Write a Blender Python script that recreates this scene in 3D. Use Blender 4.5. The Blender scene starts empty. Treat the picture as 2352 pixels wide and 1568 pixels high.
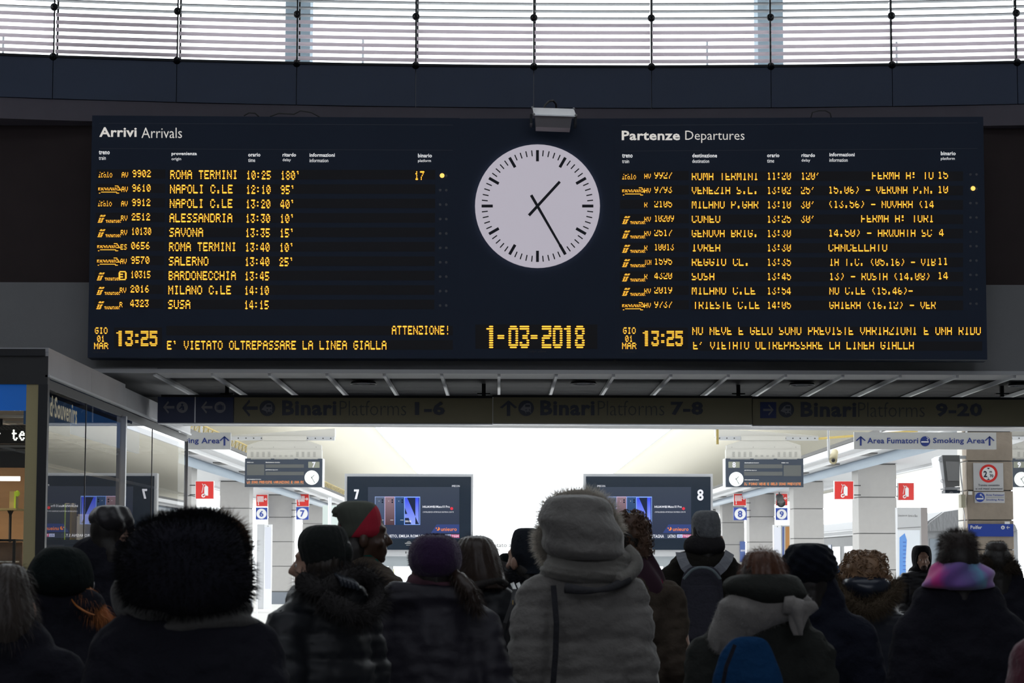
import bpy, bmesh, math, random
from mathutils import Vector, Matrix, Euler, noise
random.seed(7)
SC = bpy.context.scene
# ---------------------------------------------------------------- camera, sky, lights, exposure
F = 5400.0; W, HH = 2352, 1568
CAM = Vector((0, 0, 1.6))
pitch = math.atan(506 / F); yaw = math.atan(29 / F)
ROT = Matrix.Rotation(-yaw, 3, 'Z') @ Matrix.Rotation(math.pi / 2 + pitch, 3, 'X') @ Matrix.Rotation(0.0021, 3, 'Z')
cd = bpy.data.cameras.new('camera'); cam = bpy.data.objects.new('camera', cd); SC.collection.objects.link(cam)
cam.matrix_world = Matrix.Translation(CAM) @ ROT.to_4x4()
cd.sensor_width = 36; cd.lens = F * 36 / W; cd.clip_end = 600; cd.clip_start = .1
cd.dof.use_dof = True; cd.dof.focus_distance = 21; cd.dof.aperture_fstop = 11
SC.camera = cam
SC.view_settings.view_transform = 'Standard'; SC.view_settings.look = 'None'
SC.view_settings.exposure = 0.0; SC.view_settings.gamma = 1; SC.view_settings.use_curve_mapping = False
wd = bpy.data.worlds.new('overcast sky'); SC.world = wd; wd.use_nodes = True
wn = wd.node_tree.nodes
wn['Background'].inputs[0].default_value = (0.93, 0.97, 1.0, 1); wn['Background'].inputs[1].default_value = 3.2
SC.cycles.max_bounces = 8; SC.cycles.diffuse_bounces = 4; SC.cycles.glossy_bounces = 4
SC.cycles.transparent_max_bounces = 12; SC.cycles.sample_clamp_indirect = 4
SC.cycles.use_denoising = True

def area_light(name, loc, rot, sx, sy, power, col=(1, 1, 1)):
    l = bpy.data.lights.new(name, 'AREA'); l.shape = 'RECTANGLE'; l.size = sx; l.size_y = sy; l.energy = power; l.color = col
    o = bpy.data.objects.new(name, l); SC.collection.objects.link(o); o.location = loc; o.rotation_euler = rot
    return o
# added fill lights for the dark hall, high behind and above the crowd
area_light('rear_hall_fill', (0, -9, 8.5), (math.radians(62), 0, 0), 16, 5, 300, (.86, .9, 1))
area_light('hall_top_fill', (0, 6, 11.3), (0, 0, 0), 16, 7, 230, (.86, .92, 1))

# ---------------------------------------------------------------- helpers
def ray(px, py):
    return (ROT @ Vector(((px - W / 2) / F, -(py - HH / 2) / F, -1))).normalized()
def at(px, py, Y):                       # the point of the plane y = Y that a pixel sees
    d = ray(px, py); return CAM + d * (Y / d.y)
class Plane:
    def __init__(s, p, n): s.p = Vector(p); s.n = Vector(n).normalized()
    def hit(s, px, py, e=0.0):
        d = ray(px, py); t = (s.p + s.n * e - CAM).dot(s.n) / d.dot(s.n); return CAM + d * t
def vplane(xa, Ya, xb, Yb):              # vertical plane through two pixels columns at two depths
    a = at(xa, 1290, Ya); b = at(xb, 1290, Yb); u = (b - a); u.z = 0; u.normalize()
    return Plane(a, (u.y, -u.x, 0))
WL = {}
def T(o, label=None, cat=None, group=None, kind=None, category=None):
    cat = cat or category
    if label: o['label'] = label
    if cat: o['category'] = cat
    if group: o['group'] = group
    if kind: o['kind'] = kind
    return o
def thing(name, loc, label=None, cat=None, group=None, kind=None):
    o = bpy.data.objects.new(name, None); SC.collection.objects.link(o); o.location = loc; o.empty_display_size = .1
    WL[o.name] = Vector(loc); return T(o, label, cat, group, kind)
def wl(p): return WL.get(p.name, Vector((0, 0, 0))) if p else Vector((0, 0, 0))
def link_mesh(me, name, mat, parent, c):
    o = bpy.data.objects.new(name, me); SC.collection.objects.link(o)
    if parent: o.parent = parent
    o.location = Vector(c) - wl(parent); WL[o.name] = Vector(c)
    if mat and not me.materials: me.materials.append(mat)
    return o
class MB:
    def __init__(s): s.v = []; s.f = []; s.mi = []; s.cur = 0
    def face(s, ids): s.f.append(ids); s.mi.append(s.cur)
    def box(s, a, b, R=None, c=None):
        a = Vector(a); b = Vector(b); n = len(s.v)
        for z in (a.z, b.z):
            for x, y in ((a.x, a.y), (b.x, a.y), (b.x, b.y), (a.x, b.y)):
                p = Vector((x, y, z))
                if R is not None: p = c + R @ (p - c)
                s.v.append(p)
        for q in ((0, 3, 2, 1), (4, 5, 6, 7), (0, 1, 5, 4), (1, 2, 6, 5), (2, 3, 7, 6), (3, 0, 4, 7)): s.face([n + i for i in q])
        return s
    def prism(s, pts, off):               # closed polygon pts (3D) extruded by off
        n = len(s.v); k = len(pts); off = Vector(off)
        s.v += [Vector(p) for p in pts] + [Vector(p) + off for p in pts]
        s.face([n + i for i in range(k)]); s.face([n + k + i for i in reversed(range(k))])
        for i in range(k):
            j = (i + 1) % k; s.face([n + j, n + i, n + k + i, n + k + j])
        return s
    def tube(s, path, r, n=8, cap=True):
        path = [Vector(p) for p in path]; k = len(path)
        rs = r if isinstance(r, (list, tuple)) else [r] * k
        base = len(s.v); up = None
        for i, p in enumerate(path):
            t = (path[min(i + 1, k - 1)] - path[max(i - 1, 0)]).normalized()
            if up is None: up = Vector((0, 0, 1)) if abs(t.z) < .9 else Vector((1, 0, 0))
            a = t.cross(up).normalized(); b = a.cross(t).normalized(); up = b
            for j in range(n):
                an = 2 * math.pi * j / n; s.v.append(p + (a * math.cos(an) + b * math.sin(an)) * rs[i])
        for i in range(k - 1):
            for j in range(n):
                q = (j + 1) % n; s.face([base + i * n + j, base + i * n + q, base + (i + 1) * n + q, base + (i + 1) * n + j])
        if cap:
            s.face([base + j for j in reversed(range(n))]); s.face([base + (k - 1) * n + j for j in range(n)])
        return s
    def ell(s, c, r, R=None, nu=14, nv=9):
        c = Vector(c); base = len(s.v)
        if not isinstance(r, (tuple, list, Vector)): r = (r, r, r)
        def P(x, y, z):
            p = Vector((x * r[0], y * r[1], z * r[2]))
            if R is not None: p = R @ p
            return c + p
        s.v.append(P(0, 0, -1))
        for i in range(1, nv):
            ph = -math.pi / 2 + math.pi * i / nv
            for j in range(nu):
                an = 2 * math.pi * j / nu; s.v.append(P(math.cos(ph) * math.cos(an), math.cos(ph) * math.sin(an), math.sin(ph)))
        s.v.append(P(0, 0, 1)); top = len(s.v) - 1
        for j in range(nu):
            q = (j + 1) % nu
            s.face([base, base + 1 + q, base + 1 + j])
            s.face([top, top - nu + j, top - nu + q])
            for i in range(nv - 2):
                a = base + 1 + i * nu; s.face([a + j, a + q, a + nu + q, a + nu + j])
        return s
    def cap(s, p0, p1, r0, r1, n=12):      # tapered capsule
        p0 = Vector(p0); p1 = Vector(p1)
        s.ell(p0, r0, nu=n, nv=8); s.ell(p1, r1, nu=n, nv=8); s.tube([p0, p1], [r0 * .99, r1 * .99], n); return s
    def torus(s, c, R, r, axis='Z', n=28, m=8, M=None):
        base = len(s.v); c = Vector(c)
        for i in range(n):
            a = 2 * math.pi * i / n
            for j in range(m):
                b = 2 * math.pi * j / m; q = R + r * math.cos(b); p = Vector((q * math.cos(a), q * math.sin(a), r * math.sin(b)))
                if axis == 'Y': p = Vector((p.x, p.z, p.y))
                if M is not None: p = M @ p
                s.v.append(c + p)
        for i in range(n):
            for j in range(m):
                i2 = (i + 1) % n; j2 = (j + 1) % m
                s.face([base + i * m + j, base + i2 * m + j, base + i2 * m + j2, base + i * m + j2])
        return s
    def build(s, name, mat, parent=None, smooth=False, bevel=0, origin=None, mats=None, **tags):
        me = bpy.data.meshes.new(name)
        lo = Vector((min(v.x for v in s.v), min(v.y for v in s.v), min(v.z for v in s.v)))
        hi = Vector((max(v.x for v in s.v), max(v.y for v in s.v), max(v.z for v in s.v)))
        c = Vector(origin) if origin else (lo + hi) / 2
        me.from_pydata([v - c for v in s.v], [], s.f)
        if mats:
            for m in mats: me.materials.append(m)
            me.polygons.foreach_set('material_index', s.mi)
        if smooth: me.polygons.foreach_set('use_smooth', [True] * len(me.polygons))
        bm = bmesh.new(); bm.from_mesh(me); bmesh.ops.recalc_face_normals(bm, faces=bm.faces)
        if bevel: bmesh.ops.bevel(bm, geom=list(bm.edges), offset=bevel, segments=1, affect='EDGES')
        bm.to_mesh(me); bm.free()
        o = link_mesh(me, name, None if mats else mat, parent, c); return T(o, **tags)
def box(name, a, b, mat, parent=None, bevel=0, **k): return MB().box(a, b).build(name, mat, parent, bevel=bevel, **k)

# temporary scene for text and remeshing
TMP = bpy.data.scenes.new('workshop')
def evaluated(ob):
    TMP.collection.objects.link(ob); vl = TMP.view_layers[0]; vl.update(); dg = vl.depsgraph
    me = bpy.data.meshes.new_from_object(ob.evaluated_get(dg), depsgraph=dg)
    TMP.collection.objects.unlink(ob); bpy.data.objects.remove(ob); return me
TXT = {}
def text_shape(s, bold=0.0, res=2):
    key = (s, bold)
    if key not in TXT:
        cu = bpy.data.curves.new('lettering', 'FONT'); cu.body = s; cu.size = 1; cu.offset = bold; cu.resolution_u = res
        if bold: cu.space_character = 1 + bold * 2
        me = evaluated(bpy.data.objects.new('lettering', cu))
        TXT[key] = ([tuple(v.co) for v in me.vertices], [tuple(p.vertices) for p in me.polygons])
    return TXT[key]
EM = .0035
def text_mb(mb, s, mapf, x0, y0, x1, y1, bold=0.0, e=EM, shear=0):
    """lettering whose glyph box fills the pixel box; mapf(px,py,e) -> point"""
    V, P = text_shape(s, bold)
    if not V: return mb
    a = min(v[0] for v in V); b = max(v[0] for v in V); c = min(v[1] for v in V); d = max(v[1] for v in V)
    n = len(mb.v)
    for v in V:
        fx = (v[0] - a) / (b - a); fy = (v[1] - c) / (d - c)
        mb.v.append(mapf(x0 + (x1 - x0) * fx + shear * fy, y1 + (y0 - y1) * fy, e))
    for p in P: mb.face([n + i for i in p])
    return mb
def quad_mb(mb, mapf, x0, y0, x1, y1, e=EM):
    n = len(mb.v); mb.v += [mapf(x0, y1, e), mapf(x1, y1, e), mapf(x1, y0, e), mapf(x0, y0, e)]; mb.face([n, n + 1, n + 2, n + 3]); return mb
def poly_mb(mb, mapf, pts, e=EM):
    n = len(mb.v); mb.v += [mapf(x, y, e) for x, y in pts]; mb.face(list(range(n, n + len(pts)))); return mb
def disc_mb(mb, mapf, cx, cy, r, e=EM, n=28, ry=None):
    ry = ry or r
    return poly_mb(mb, mapf, [(cx + r * math.cos(2 * math.pi * i / n), cy + ry * math.sin(2 * math.pi * i / n)) for i in range(n)], e)
def ring_mb(mb, mapf, cx, cy, r0, r1, e=EM, n=32, a0=0, a1=2 * math.pi):
    for i in range(n):
        t = a0 + (a1 - a0) * i / n; u = a0 + (a1 - a0) * (i + 1) / n
        poly_mb(mb, mapf, [(cx + r0 * math.cos(t), cy + r0 * math.sin(t)), (cx + r1 * math.cos(t), cy + r1 * math.sin(t)),
                           (cx + r1 * math.cos(u), cy + r1 * math.sin(u)), (cx + r0 * math.cos(u), cy + r0 * math.sin(u))], e)
    return mb
def line_mb(mb, mapf, pts, w, e=EM):
    for (xa, ya), (xb, yb) in zip(pts, pts[1:]):
        L = math.hypot(xb - xa, yb - ya) or 1; nx = -(yb - ya) / L * w / 2; ny = (xb - xa) / L * w / 2
        poly_mb(mb, mapf, [(xa + nx, ya + ny), (xb + nx, yb + ny), (xb - nx, yb - ny), (xa - nx, ya - ny)], e)
    return mb

# ---------------------------------------------------------------- materials
MATS = {}
def mat(name, col, rough=.6, metal=0, emit=None, es=0, var=0, scale=8, bump=0, bscale=40, spec=.5, sheen=0, stretch=None, coat=0):
    if name in MATS: return MATS[name]
    m = bpy.data.materials.new(name); m.use_nodes = True; nt = m.node_tree; b = nt.nodes['Principled BSDF']; MATS[name] = m
    b.inputs['Base Color'].default_value = (*col, 1); b.inputs['Roughness'].default_value = rough; b.inputs['Metallic'].default_value = metal
    b.inputs['Specular IOR Level'].default_value = spec
    if sheen: b.inputs['Sheen Weight'].default_value = sheen
    if coat: b.inputs['Coat Weight'].default_value = coat
    if emit: b.inputs['Emission Color'].default_value = (*emit, 1); b.inputs['Emission Strength'].default_value = es
    if var or bump:
        tc = nt.nodes.new('ShaderNodeTexCoord'); mp = nt.nodes.new('ShaderNodeMapping'); nt.links.new(tc.outputs['Object'], mp.inputs[0])
        if stretch: mp.inputs['Scale'].default_value = stretch
    if var:
        nz = nt.nodes.new('ShaderNodeTexNoise'); nz.inputs['Scale'].default_value = scale; nz.inputs['Detail'].default_value = 6
        nt.links.new(mp.outputs[0], nz.inputs['Vector'])
        mx = nt.nodes.new('ShaderNodeMix'); mx.data_type = 'RGBA'
        mx.inputs[6].default_value = tuple(max(0, c * (1 - var)) for c in col) + (1,); mx.inputs[7].default_value = tuple(min(1, c * (1 + var)) for c in col) + (1,)
        nt.links.new(nz.outputs['Fac'], mx.inputs[0]); nt.links.new(mx.outputs[2], b.inputs['Base Color'])
    if bump:
        n2 = nt.nodes.new('ShaderNodeTexNoise'); n2.inputs['Scale'].default_value = bscale; n2.inputs['Detail'].default_value = 4
        nt.links.new(mp.outputs[0], n2.inputs['Vector'])
        bp = nt.nodes.new('ShaderNodeBump'); bp.inputs['Strength'].default_value = bump; bp.inputs['Distance'].default_value = .02
        nt.links.new(n2.outputs['Fac'], bp.inputs['Height']); nt.links.new(bp.outputs[0], b.inputs['Normal'])
    return m
def glass_mat(name, tint=(.93, .96, .97), gloss=1.0, ior=1.5):
    m = bpy.data.materials.new(name); m.use_nodes = True; nt = m.node_tree; nt.nodes.clear(); MATS[name] = m
    out = nt.nodes.new('ShaderNodeOutputMaterial'); tr = nt.nodes.new('ShaderNodeBsdfTransparent'); gl = nt.nodes.new('ShaderNodeBsdfGlossy')
    fr = nt.nodes.new('ShaderNodeFresnel'); fr.inputs[0].default_value = ior; mx = nt.nodes.new('ShaderNodeMixShader')
    tr.inputs[0].default_value = (*tint, 1); gl.inputs['Roughness'].default_value = .0; gl.inputs[0].default_value = (gloss, gloss, gloss, 1)
    nt.links.new(fr.outputs[0], mx.inputs[0]); nt.links.new(tr.outputs[0], mx.inputs[1]); nt.links.new(gl.outputs[0], mx.inputs[2]); nt.links.new(mx.outputs[0], out.inputs[0])
    return m
def translucent_mat(name, col, w=.6):
    m = bpy.data.materials.new(name); m.use_nodes = True; nt = m.node_tree; nt.nodes.clear(); MATS[name] = m
    out = nt.nodes.new('ShaderNodeOutputMaterial'); a = nt.nodes.new('ShaderNodeBsdfDiffuse'); b = nt.nodes.new('ShaderNodeBsdfTranslucent'); mx = nt.nodes.new('ShaderNodeMixShader')
    a.inputs[0].default_value = (*col, 1); b.inputs[0].default_value = (*col, 1); mx.inputs[0].default_value = w
    nt.links.new(a.outputs[0], mx.inputs[1]); nt.links.new(b.outputs[0], mx.inputs[2]); nt.links.new(mx.outputs[0], out.inputs[0]); return m
def emis(name, col, s):
    m = bpy.data.materials.new(name); m.use_nodes = True; nt = m.node_tree; nt.nodes.clear(); MATS[name] = m
    out = nt.nodes.new('ShaderNodeOutputMaterial'); e = nt.nodes.new('ShaderNodeEmission'); e.inputs[0].default_value = (*col, 1); e.inputs[1].default_value = s
    nt.links.new(e.outputs[0], out.inputs[0]); return m
def gradient_emis(name, c0, c1, s, axis=2):        # a lit screen image: colour runs from c0 (bottom) to c1 (top) of the object
    m = bpy.data.materials.new(name); m.use_nodes = True; nt = m.node_tree; nt.nodes.clear(); MATS[name] = m
    out = nt.nodes.new('ShaderNodeOutputMaterial'); e = nt.nodes.new('ShaderNodeEmission'); e.inputs[1].default_value = s
    tc = nt.nodes.new('ShaderNodeTexCoord'); sp = nt.nodes.new('ShaderNodeSeparateXYZ'); mx = nt.nodes.new('ShaderNodeMix'); mx.data_type = 'RGBA'
    mx.inputs[6].default_value = (*c0, 1); mx.inputs[7].default_value = (*c1, 1)
    nt.links.new(tc.outputs['Generated'], sp.inputs[0]); nt.links.new(sp.outputs[axis], mx.inputs[0]); nt.links.new(mx.outputs[2], e.inputs[0]); nt.links.new(e.outputs[0], out.inputs[0]); return m

M_floor = mat('pale stone floor', (.74, .73, .71), .45, var=.12, scale=.8)
M_hallfloor = mat('grey hall floor', (.2, .2, .21), .35, var=.2, scale=1.5)
M_grey = mat('grey painted wall', (.37, .375, .38), .8, var=.08, scale=3, bump=.1)
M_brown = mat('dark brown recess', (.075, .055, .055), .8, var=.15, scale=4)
M_mauve = mat('mauve grey beam', (.2, .18, .22), .7, var=.08, scale=5)
M_blueblk = mat('dark blue fascia panel', (.045, .075, .15), .45, var=.15, scale=2)
M_slat = translucent_mat('bloom pale slat', (.92, .86, .89), .6)  # pale tone and translucency stand in for bloom from the bright sky
M_thin = mat('thin steel slat', (.5, .5, .5), .4, metal=.3)
M_blacksteel = mat('black steel', (.015, .018, .022), .4, metal=.5)
M_gl = glass_mat('clear glass')
M_shopglass = glass_mat('shop glass', (.75, .78, .8), 1.0, 2.8)
M_concrete = mat('blue grey concrete', (.38, .47, .54), .8, var=.1)
M_white = mat('white paint', (.72, .73, .75), .5)
M_strip = mat('pale plaster strip', (.78, .79, .8), .6)
M_tile = mat('satin dark metal tile', (.022, .023, .028), .6, var=.15, scale=1.2, spec=.04)
M_bar = mat('bright ceiling bar', (.9, .92, .95), .4)
M_board = mat('blue black board panel', (.044, .062, .105), .5, var=.08, scale=1.5, spec=.15)
M_strip_led = mat('dark led strip window', (.052, .052, .060), .5, spec=.12)
M_led = emis('amber led', (1.0, .42, .04), 1.9)
M_ledred = emis('orange led', (1.0, .3, .08), 1.25)
M_letter = mat('backlit cream lettering', (.6, .58, .54), .5, emit=(.9, .86, .8), es=.62)
M_small = mat('white lettering', (.8, .8, .8), .5, emit=(1, 1, 1), es=.7)
M_clock = mat('backlit clock dial', (.35, .33, .36), .5, emit=(.93, .87, 1.0), es=.43, var=.06, scale=2)
M_ink = mat('navy black ink', (.008, .012, .03), .5)
M_steel = mat('brushed aluminium', (.55, .56, .58), .35, metal=.8)
M_signy = mat('ochre sign face', (.30, .27, .16), .5, var=.08, scale=2)
M_signb = mat('navy sign face', (.03, .045, .12), .4)
M_signtxt = mat('navy lettering', (.07, .08, .11), .5)
M_signgrey = mat('grey pictogram', (.3, .3, .33), .5)
M_panelgrey = mat('grey sign panel', (.5, .5, .49), .5)
M_blue = mat('royal blue print', (.02, .055, .32), .4)
M_blue2 = mat('deep blue lettering', (.015, .035, .2), .5)
M_red = mat('signal red', (.62, .02, .015), .4)
M_clad = mat('grey stone cladding', (.36, .35, .34), .6, var=.05, scale=6)
M_joint = mat('dark joint', (.12, .12, .12), .8)
M_cream = mat('cream vault', (.96, .92, .79), .7)
M_canopy = mat('pale grey canopy', (.42, .43, .45), .5)
M_pipe = mat('pale blue pipe', (.38, .45, .53), .4)
M_stone = mat('brown stone block', (.30, .25, .20), .8, var=.3, scale=5, bump=.4, bscale=15)
M_black = mat('matt black', (.012, .012, .014), .6)
M_beige = mat('beige grey steel casing', (.42, .41, .38), .5, metal=.1)
M_wood = mat('warm wood panel', (.42, .24, .12), .6, var=.2, scale=3, stretch=(1, 1, 6))
M_gold = mat('yellowed steel post', (.62, .52, .27), .5)
M_shopblue = mat('blue shop fascia', (.01, .09, .35), .3, emit=(.01, .12, .5), es=.35)
# ================================================================ the hall
S = dict(kind='structure')
zt = 12.5
box('floor', (-16, -13, -.3), (16, 27, 0), M_hallfloor, **S)
box('floor', (-40, 27, -.3), (40, 260, 0), M_floor, **S)
box('wall_left', (-16.3, -13, 0), (-16, 21.5, zt), M_grey, **S)
box('wall_right', (16, -13, 0), (16.3, 21.5, zt), M_grey, **S)
box('wall_back', (-16, -13.3, 0), (16, -13, zt), M_grey, **S)
box('ceiling', (-16.3, -13.3, zt), (16.3, 24, zt + .3), M_grey, **S)

# front wall in layers.  The upper part is a shallow arc (centre Xc, radius RC)
RC = 31.0; XC = .72; D0 = 21.0
def hitarc(px, py, dr=0.0):
    d = ray(px, py); r = RC + dr; cy = D0 - RC; ox = CAM.x - XC; oy = CAM.y - cy
    a = d.x ** 2 + d.y ** 2; b = 2 * (ox * d.x + oy * d.y); c = ox ** 2 + oy ** 2 - r ** 2
    return CAM + d * ((-b + math.sqrt(b * b - 4 * a * c)) / (2 * a))
def arc_pt(x, z, dr=0.0):
    r = RC + dr; return Vector((x, D0 - RC + math.sqrt(r * r - (x - XC) ** 2), z))
def arc_strip(name, xa, xb, z0, z1, d0, d1, mat_, parent=None, n=8, **k):
    mb = MB(); n0 = 0
    for i in range(n + 1):
        x = xa + (xb - xa) * i / n
        mb.v += [arc_pt(x, z0, d0), arc_pt(x, z1, d0), arc_pt(x, z1, d1), arc_pt(x, z0, d1)]
    for i in range(n):
        for j in range(4):
            q = (j + 1) % 4; mb.face([i * 4 + j, i * 4 + q, (i + 1) * 4 + q, (i + 1) * 4 + j])
    mb.face([0, 3, 2, 1]); mb.face([n * 4 + j for j in range(4)])
    return mb.build(name, mat_, parent, **k)
mx_ = [-161, 123, 407, 682, 955, 1226, 1496, 1770, 2048, 2335, 2626]
sill = hitarc(1226, 151).z; ball = hitarc(1226, 42).z
zb0 = hitarc(1226, 249).z; zbeam = hitarc(1226, 296).z
MX = [hitarc(p, 140).x for p in mx_]
for _ in range(4): MX = [MX[0] - 1.08] + MX + [MX[-1] + 1.08]
# wall planes
arc_strip('wall_front', -16, 16, zbeam, zb0, 0.0, 2.0, M_mauve, n=24, label='mauve grey beam strip running above the boards', **S)
wf = thing('trim_1', (0, 21, zb0), label='dark blue fascia panels under the high window', **S)
arc_strip('backing', -16, 16, zb0, sill, .06, 2.0, M_steel, wf, n=24)
for i in range(len(MX) - 1):
    g = .003
    arc_strip('fascia_panel', MX[i] + g, MX[i + 1] - g, zb0 + .004, sill - .02, -.02, .05, M_blueblk, wf, n=3)
for a, b in ((-16, MX[0]), (MX[-1], 16)): arc_strip('fascia_panel', a, b, zb0 + .004, sill - .02, -.02, .05, M_blueblk, wf, n=3)
arc_strip('sill_edge', -16, 16, sill - .02, sill, -.035, .3, M_blacksteel, wf, n=24)
zg = at(60, 648, 20.6).z; zs = at(1200, 850, 20.45).z; zs2 = at(1200, 858, 20.5).z
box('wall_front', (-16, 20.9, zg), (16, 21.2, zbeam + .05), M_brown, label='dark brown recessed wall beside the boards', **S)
XR = 9.0
box('wall_front', (-16, 20.6, zs), (16, 20.95, zg), M_grey, label='grey wall band behind and below the boards', **S)
box('wall_front', (-16, 20.6, 0), (-6.1, 24, zs), M_grey, label='grey wall beside the shop', **S)
box('wall_front', (XR, 20.6, 0), (16, 24, zs), M_grey, label='grey wall right of the passage', **S)
box('trim_2', (-16, 20.40, zs - .035), (16, 20.98, zs), M_strip, label='pale plaster edge under the boards', **S)
# passage ceiling
ZC = zs - .035
box('ceiling', (-16, 20.66, ZC + .05), (16, 24.3, ZC + .3), M_black, **S)
pc = thing('ceiling', (1, 22, ZC), label='suspended ceiling of dark metal tiles in the passage', **S)
xt = [at(487 + 131.9 * k, 857.5, 20.45).x for k in range(16)]
PIT = xt[1] - xt[0]
box('plain_soffit', (-16, 20.44, ZC - .002), (xt[0] - PIT * .95, 24, ZC + .05), M_grey, pc)
tile_me = None
for k in range(-1, 17):
    xa = xt[0] + PIT * k
    for r in range(8):
        ya = 20.46 + r * .45
        if tile_me is None:
            mb = MB(); n = 6                      # a shallow pan, slightly bowed
            for i in range(n + 1):
                f = i / n; z = .003 * math.sin(math.pi * f)
                for x in (0.012, PIT - .012): mb.v.append(Vector((x, f * .435, -z + .01)))
            for i in range(n): mb.face([2 * i, 2 * i + 1, 2 * i + 3, 2 * i + 2])
            o = mb.build('ceiling_tile', M_tile, pc, smooth=True, origin=(0, 0, 0)); tile_me = o.data; o.location = Vector((xa, ya, ZC + .01)) - wl(pc)
        else:
            o = link_mesh(tile_me, 'ceiling_tile', None, pc, (xa, ya, ZC + .01))
    box('ceiling_bar', (xa - .013, 20.45, ZC - .022), (xa + .013, 24, ZC + .012), M_bar, pc)
# downlights
for n_, (px, py) in enumerate(((835, 881), (1340, 881), (1842, 884), (2345, 886))):
    d = ray(px, py); t = (ZC - .01 - CAM.z) / d.z; c = CAM + d * t
    lb = ['leftmost round downlight in the passage ceiling', 'round downlight right of the ceiling centre, second from left', 'third round downlight from the left in the passage ceiling', 'round downlight at the right edge of the passage ceiling'][n_]
    dl = thing('downlight', c, lb, 'ceiling light', 'downlights in the passage ceiling')
    MB().torus(c, .115, .007, n=32, m=6).build('ring', M_steel, dl, smooth=True)
    MB().torus(c + Vector((0, 0, .004)), .055, .006, n=24, m=6).build('inner_ring', M_bar, dl, smooth=True)
    MB().tube([c + Vector((0, 0, .018)), c + Vector((0, 0, .008))], .112, 24).build('reflector', M_tile, dl)
# lintel beam behind the hanging sign (runs slightly away to the right)
pa = at(430, 966.5, 23.4); pb = at(2352, 979, 24.1); u = (pb - pa); u.z = 0; u.normalize()
mb = MB(); A = pa - u * 1.2; B = pb + u * 5; zA = pa.z; off = Vector((-u.y, u.x, 0)) * .88
zB = pb.z
mb.prism([Vector((A.x, A.y, zA)), Vector((B.x, B.y, zA + (zB - zA) * 1.0)), Vector((B.x, B.y, ZC + .3)), Vector((A.x, A.y, ZC + .3))], off)
mb.build('trim_3', M_strip, label='pale lintel edge closing the passage towards the platforms', **S)
box('wall_front', (-16, 24.8, ZC+.05), (16, 25.3, ZC + .5), M_grey, **S)
box('wall_front', (-16, 24.4, ZC + .2), (16, 24.9, sill - 1.2), M_grey, label='outer face of the hall front', **S)

# high window
win = thing('window_1', (0, 21, sill), label='high curved window with pale slats over the boards', **S)
topz = zt
thick = [36.5, 53.5, 70.5, 87.5, 104, 120.5]
zthick = [hitarc(265, y).z for y in thick]
pitchz = (zthick[0] - zthick[-1]) / 5
zthin = [hitarc(265, 19.5).z + pitchz * k * 1.0 for k in range(14)]
for i in range(len(MX) - 1):
    xa, xb = MX[i] + .008, MX[i + 1] - .008
    for z in zthick: arc_strip('slat', xa, xb, z - .014, z + .014, .02, .05, M_slat, win, n=2)
    for z in zthin: arc_strip('slat', xa, xb, z - .004, z + .004, .02, .10, M_thin, win, n=2)
    a = arc_pt(xa, 0, .16); b = arc_pt(xb, 0, .16); mb = MB(); mb.v = [Vector((a.x, a.y, sill)), Vector((b.x, b.y, sill)), Vector((b.x, b.y, topz)), Vector((a.x, a.y, topz))]; mb.face([0, 1, 2, 3])
    mb.build('pane', M_gl, win)
for i, x in enumerate(MX):
    for dr, r in ((0.0, .007), (.1, .009)):
        p = arc_pt(x + (.012 if dr else 0), 0, dr); MB().tube([Vector((p.x, p.y, sill - .03)), Vector((p.x, p.y, topz))], r, 8).build('mullion_rod', M_blacksteel, win)
    for z in (sill - .012, ball, ball + (ball - sill), ball + 2 * (ball - sill)):
        p = arc_pt(x, z, -.02); MB().ell(p, (.035, .035, .035), nu=16, nv=10).ell(p + Vector((0, -.03, 0)), (.018, .02, .018), nu=10, nv=6).build('clamp_node', M_blacksteel, win, smooth=True)
arc_strip('window_head', -16, 16, zt - .4, zt, 0, .3, M_grey, win, n=24)
for n_, (x0, x1) in enumerate(((655, 712), (1741, 1799))):
    a = at(x0, 100, 22.6); b = at(x1, 100, 22.6)
    box('trim_%d' % (4 + n_), (a.x, 22.6, sill - .6), (b.x, 22.95, zt), M_concrete, label=['blue grey pier outside the high window, left', 'blue grey pier outside the high window, right'][n_], **S)
for n_, (px, py) in enumerate(((8, 80), (834, 90), (1624, 90), (2059, 96))):
    a = at(px, py, 23.5); mb = MB().tube([Vector((a.x, 23.5, a.z)), Vector((a.x, 23.5, a.z - .7))], .012, 8)
    mb.build('outer_rod', M_white, win)

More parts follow.
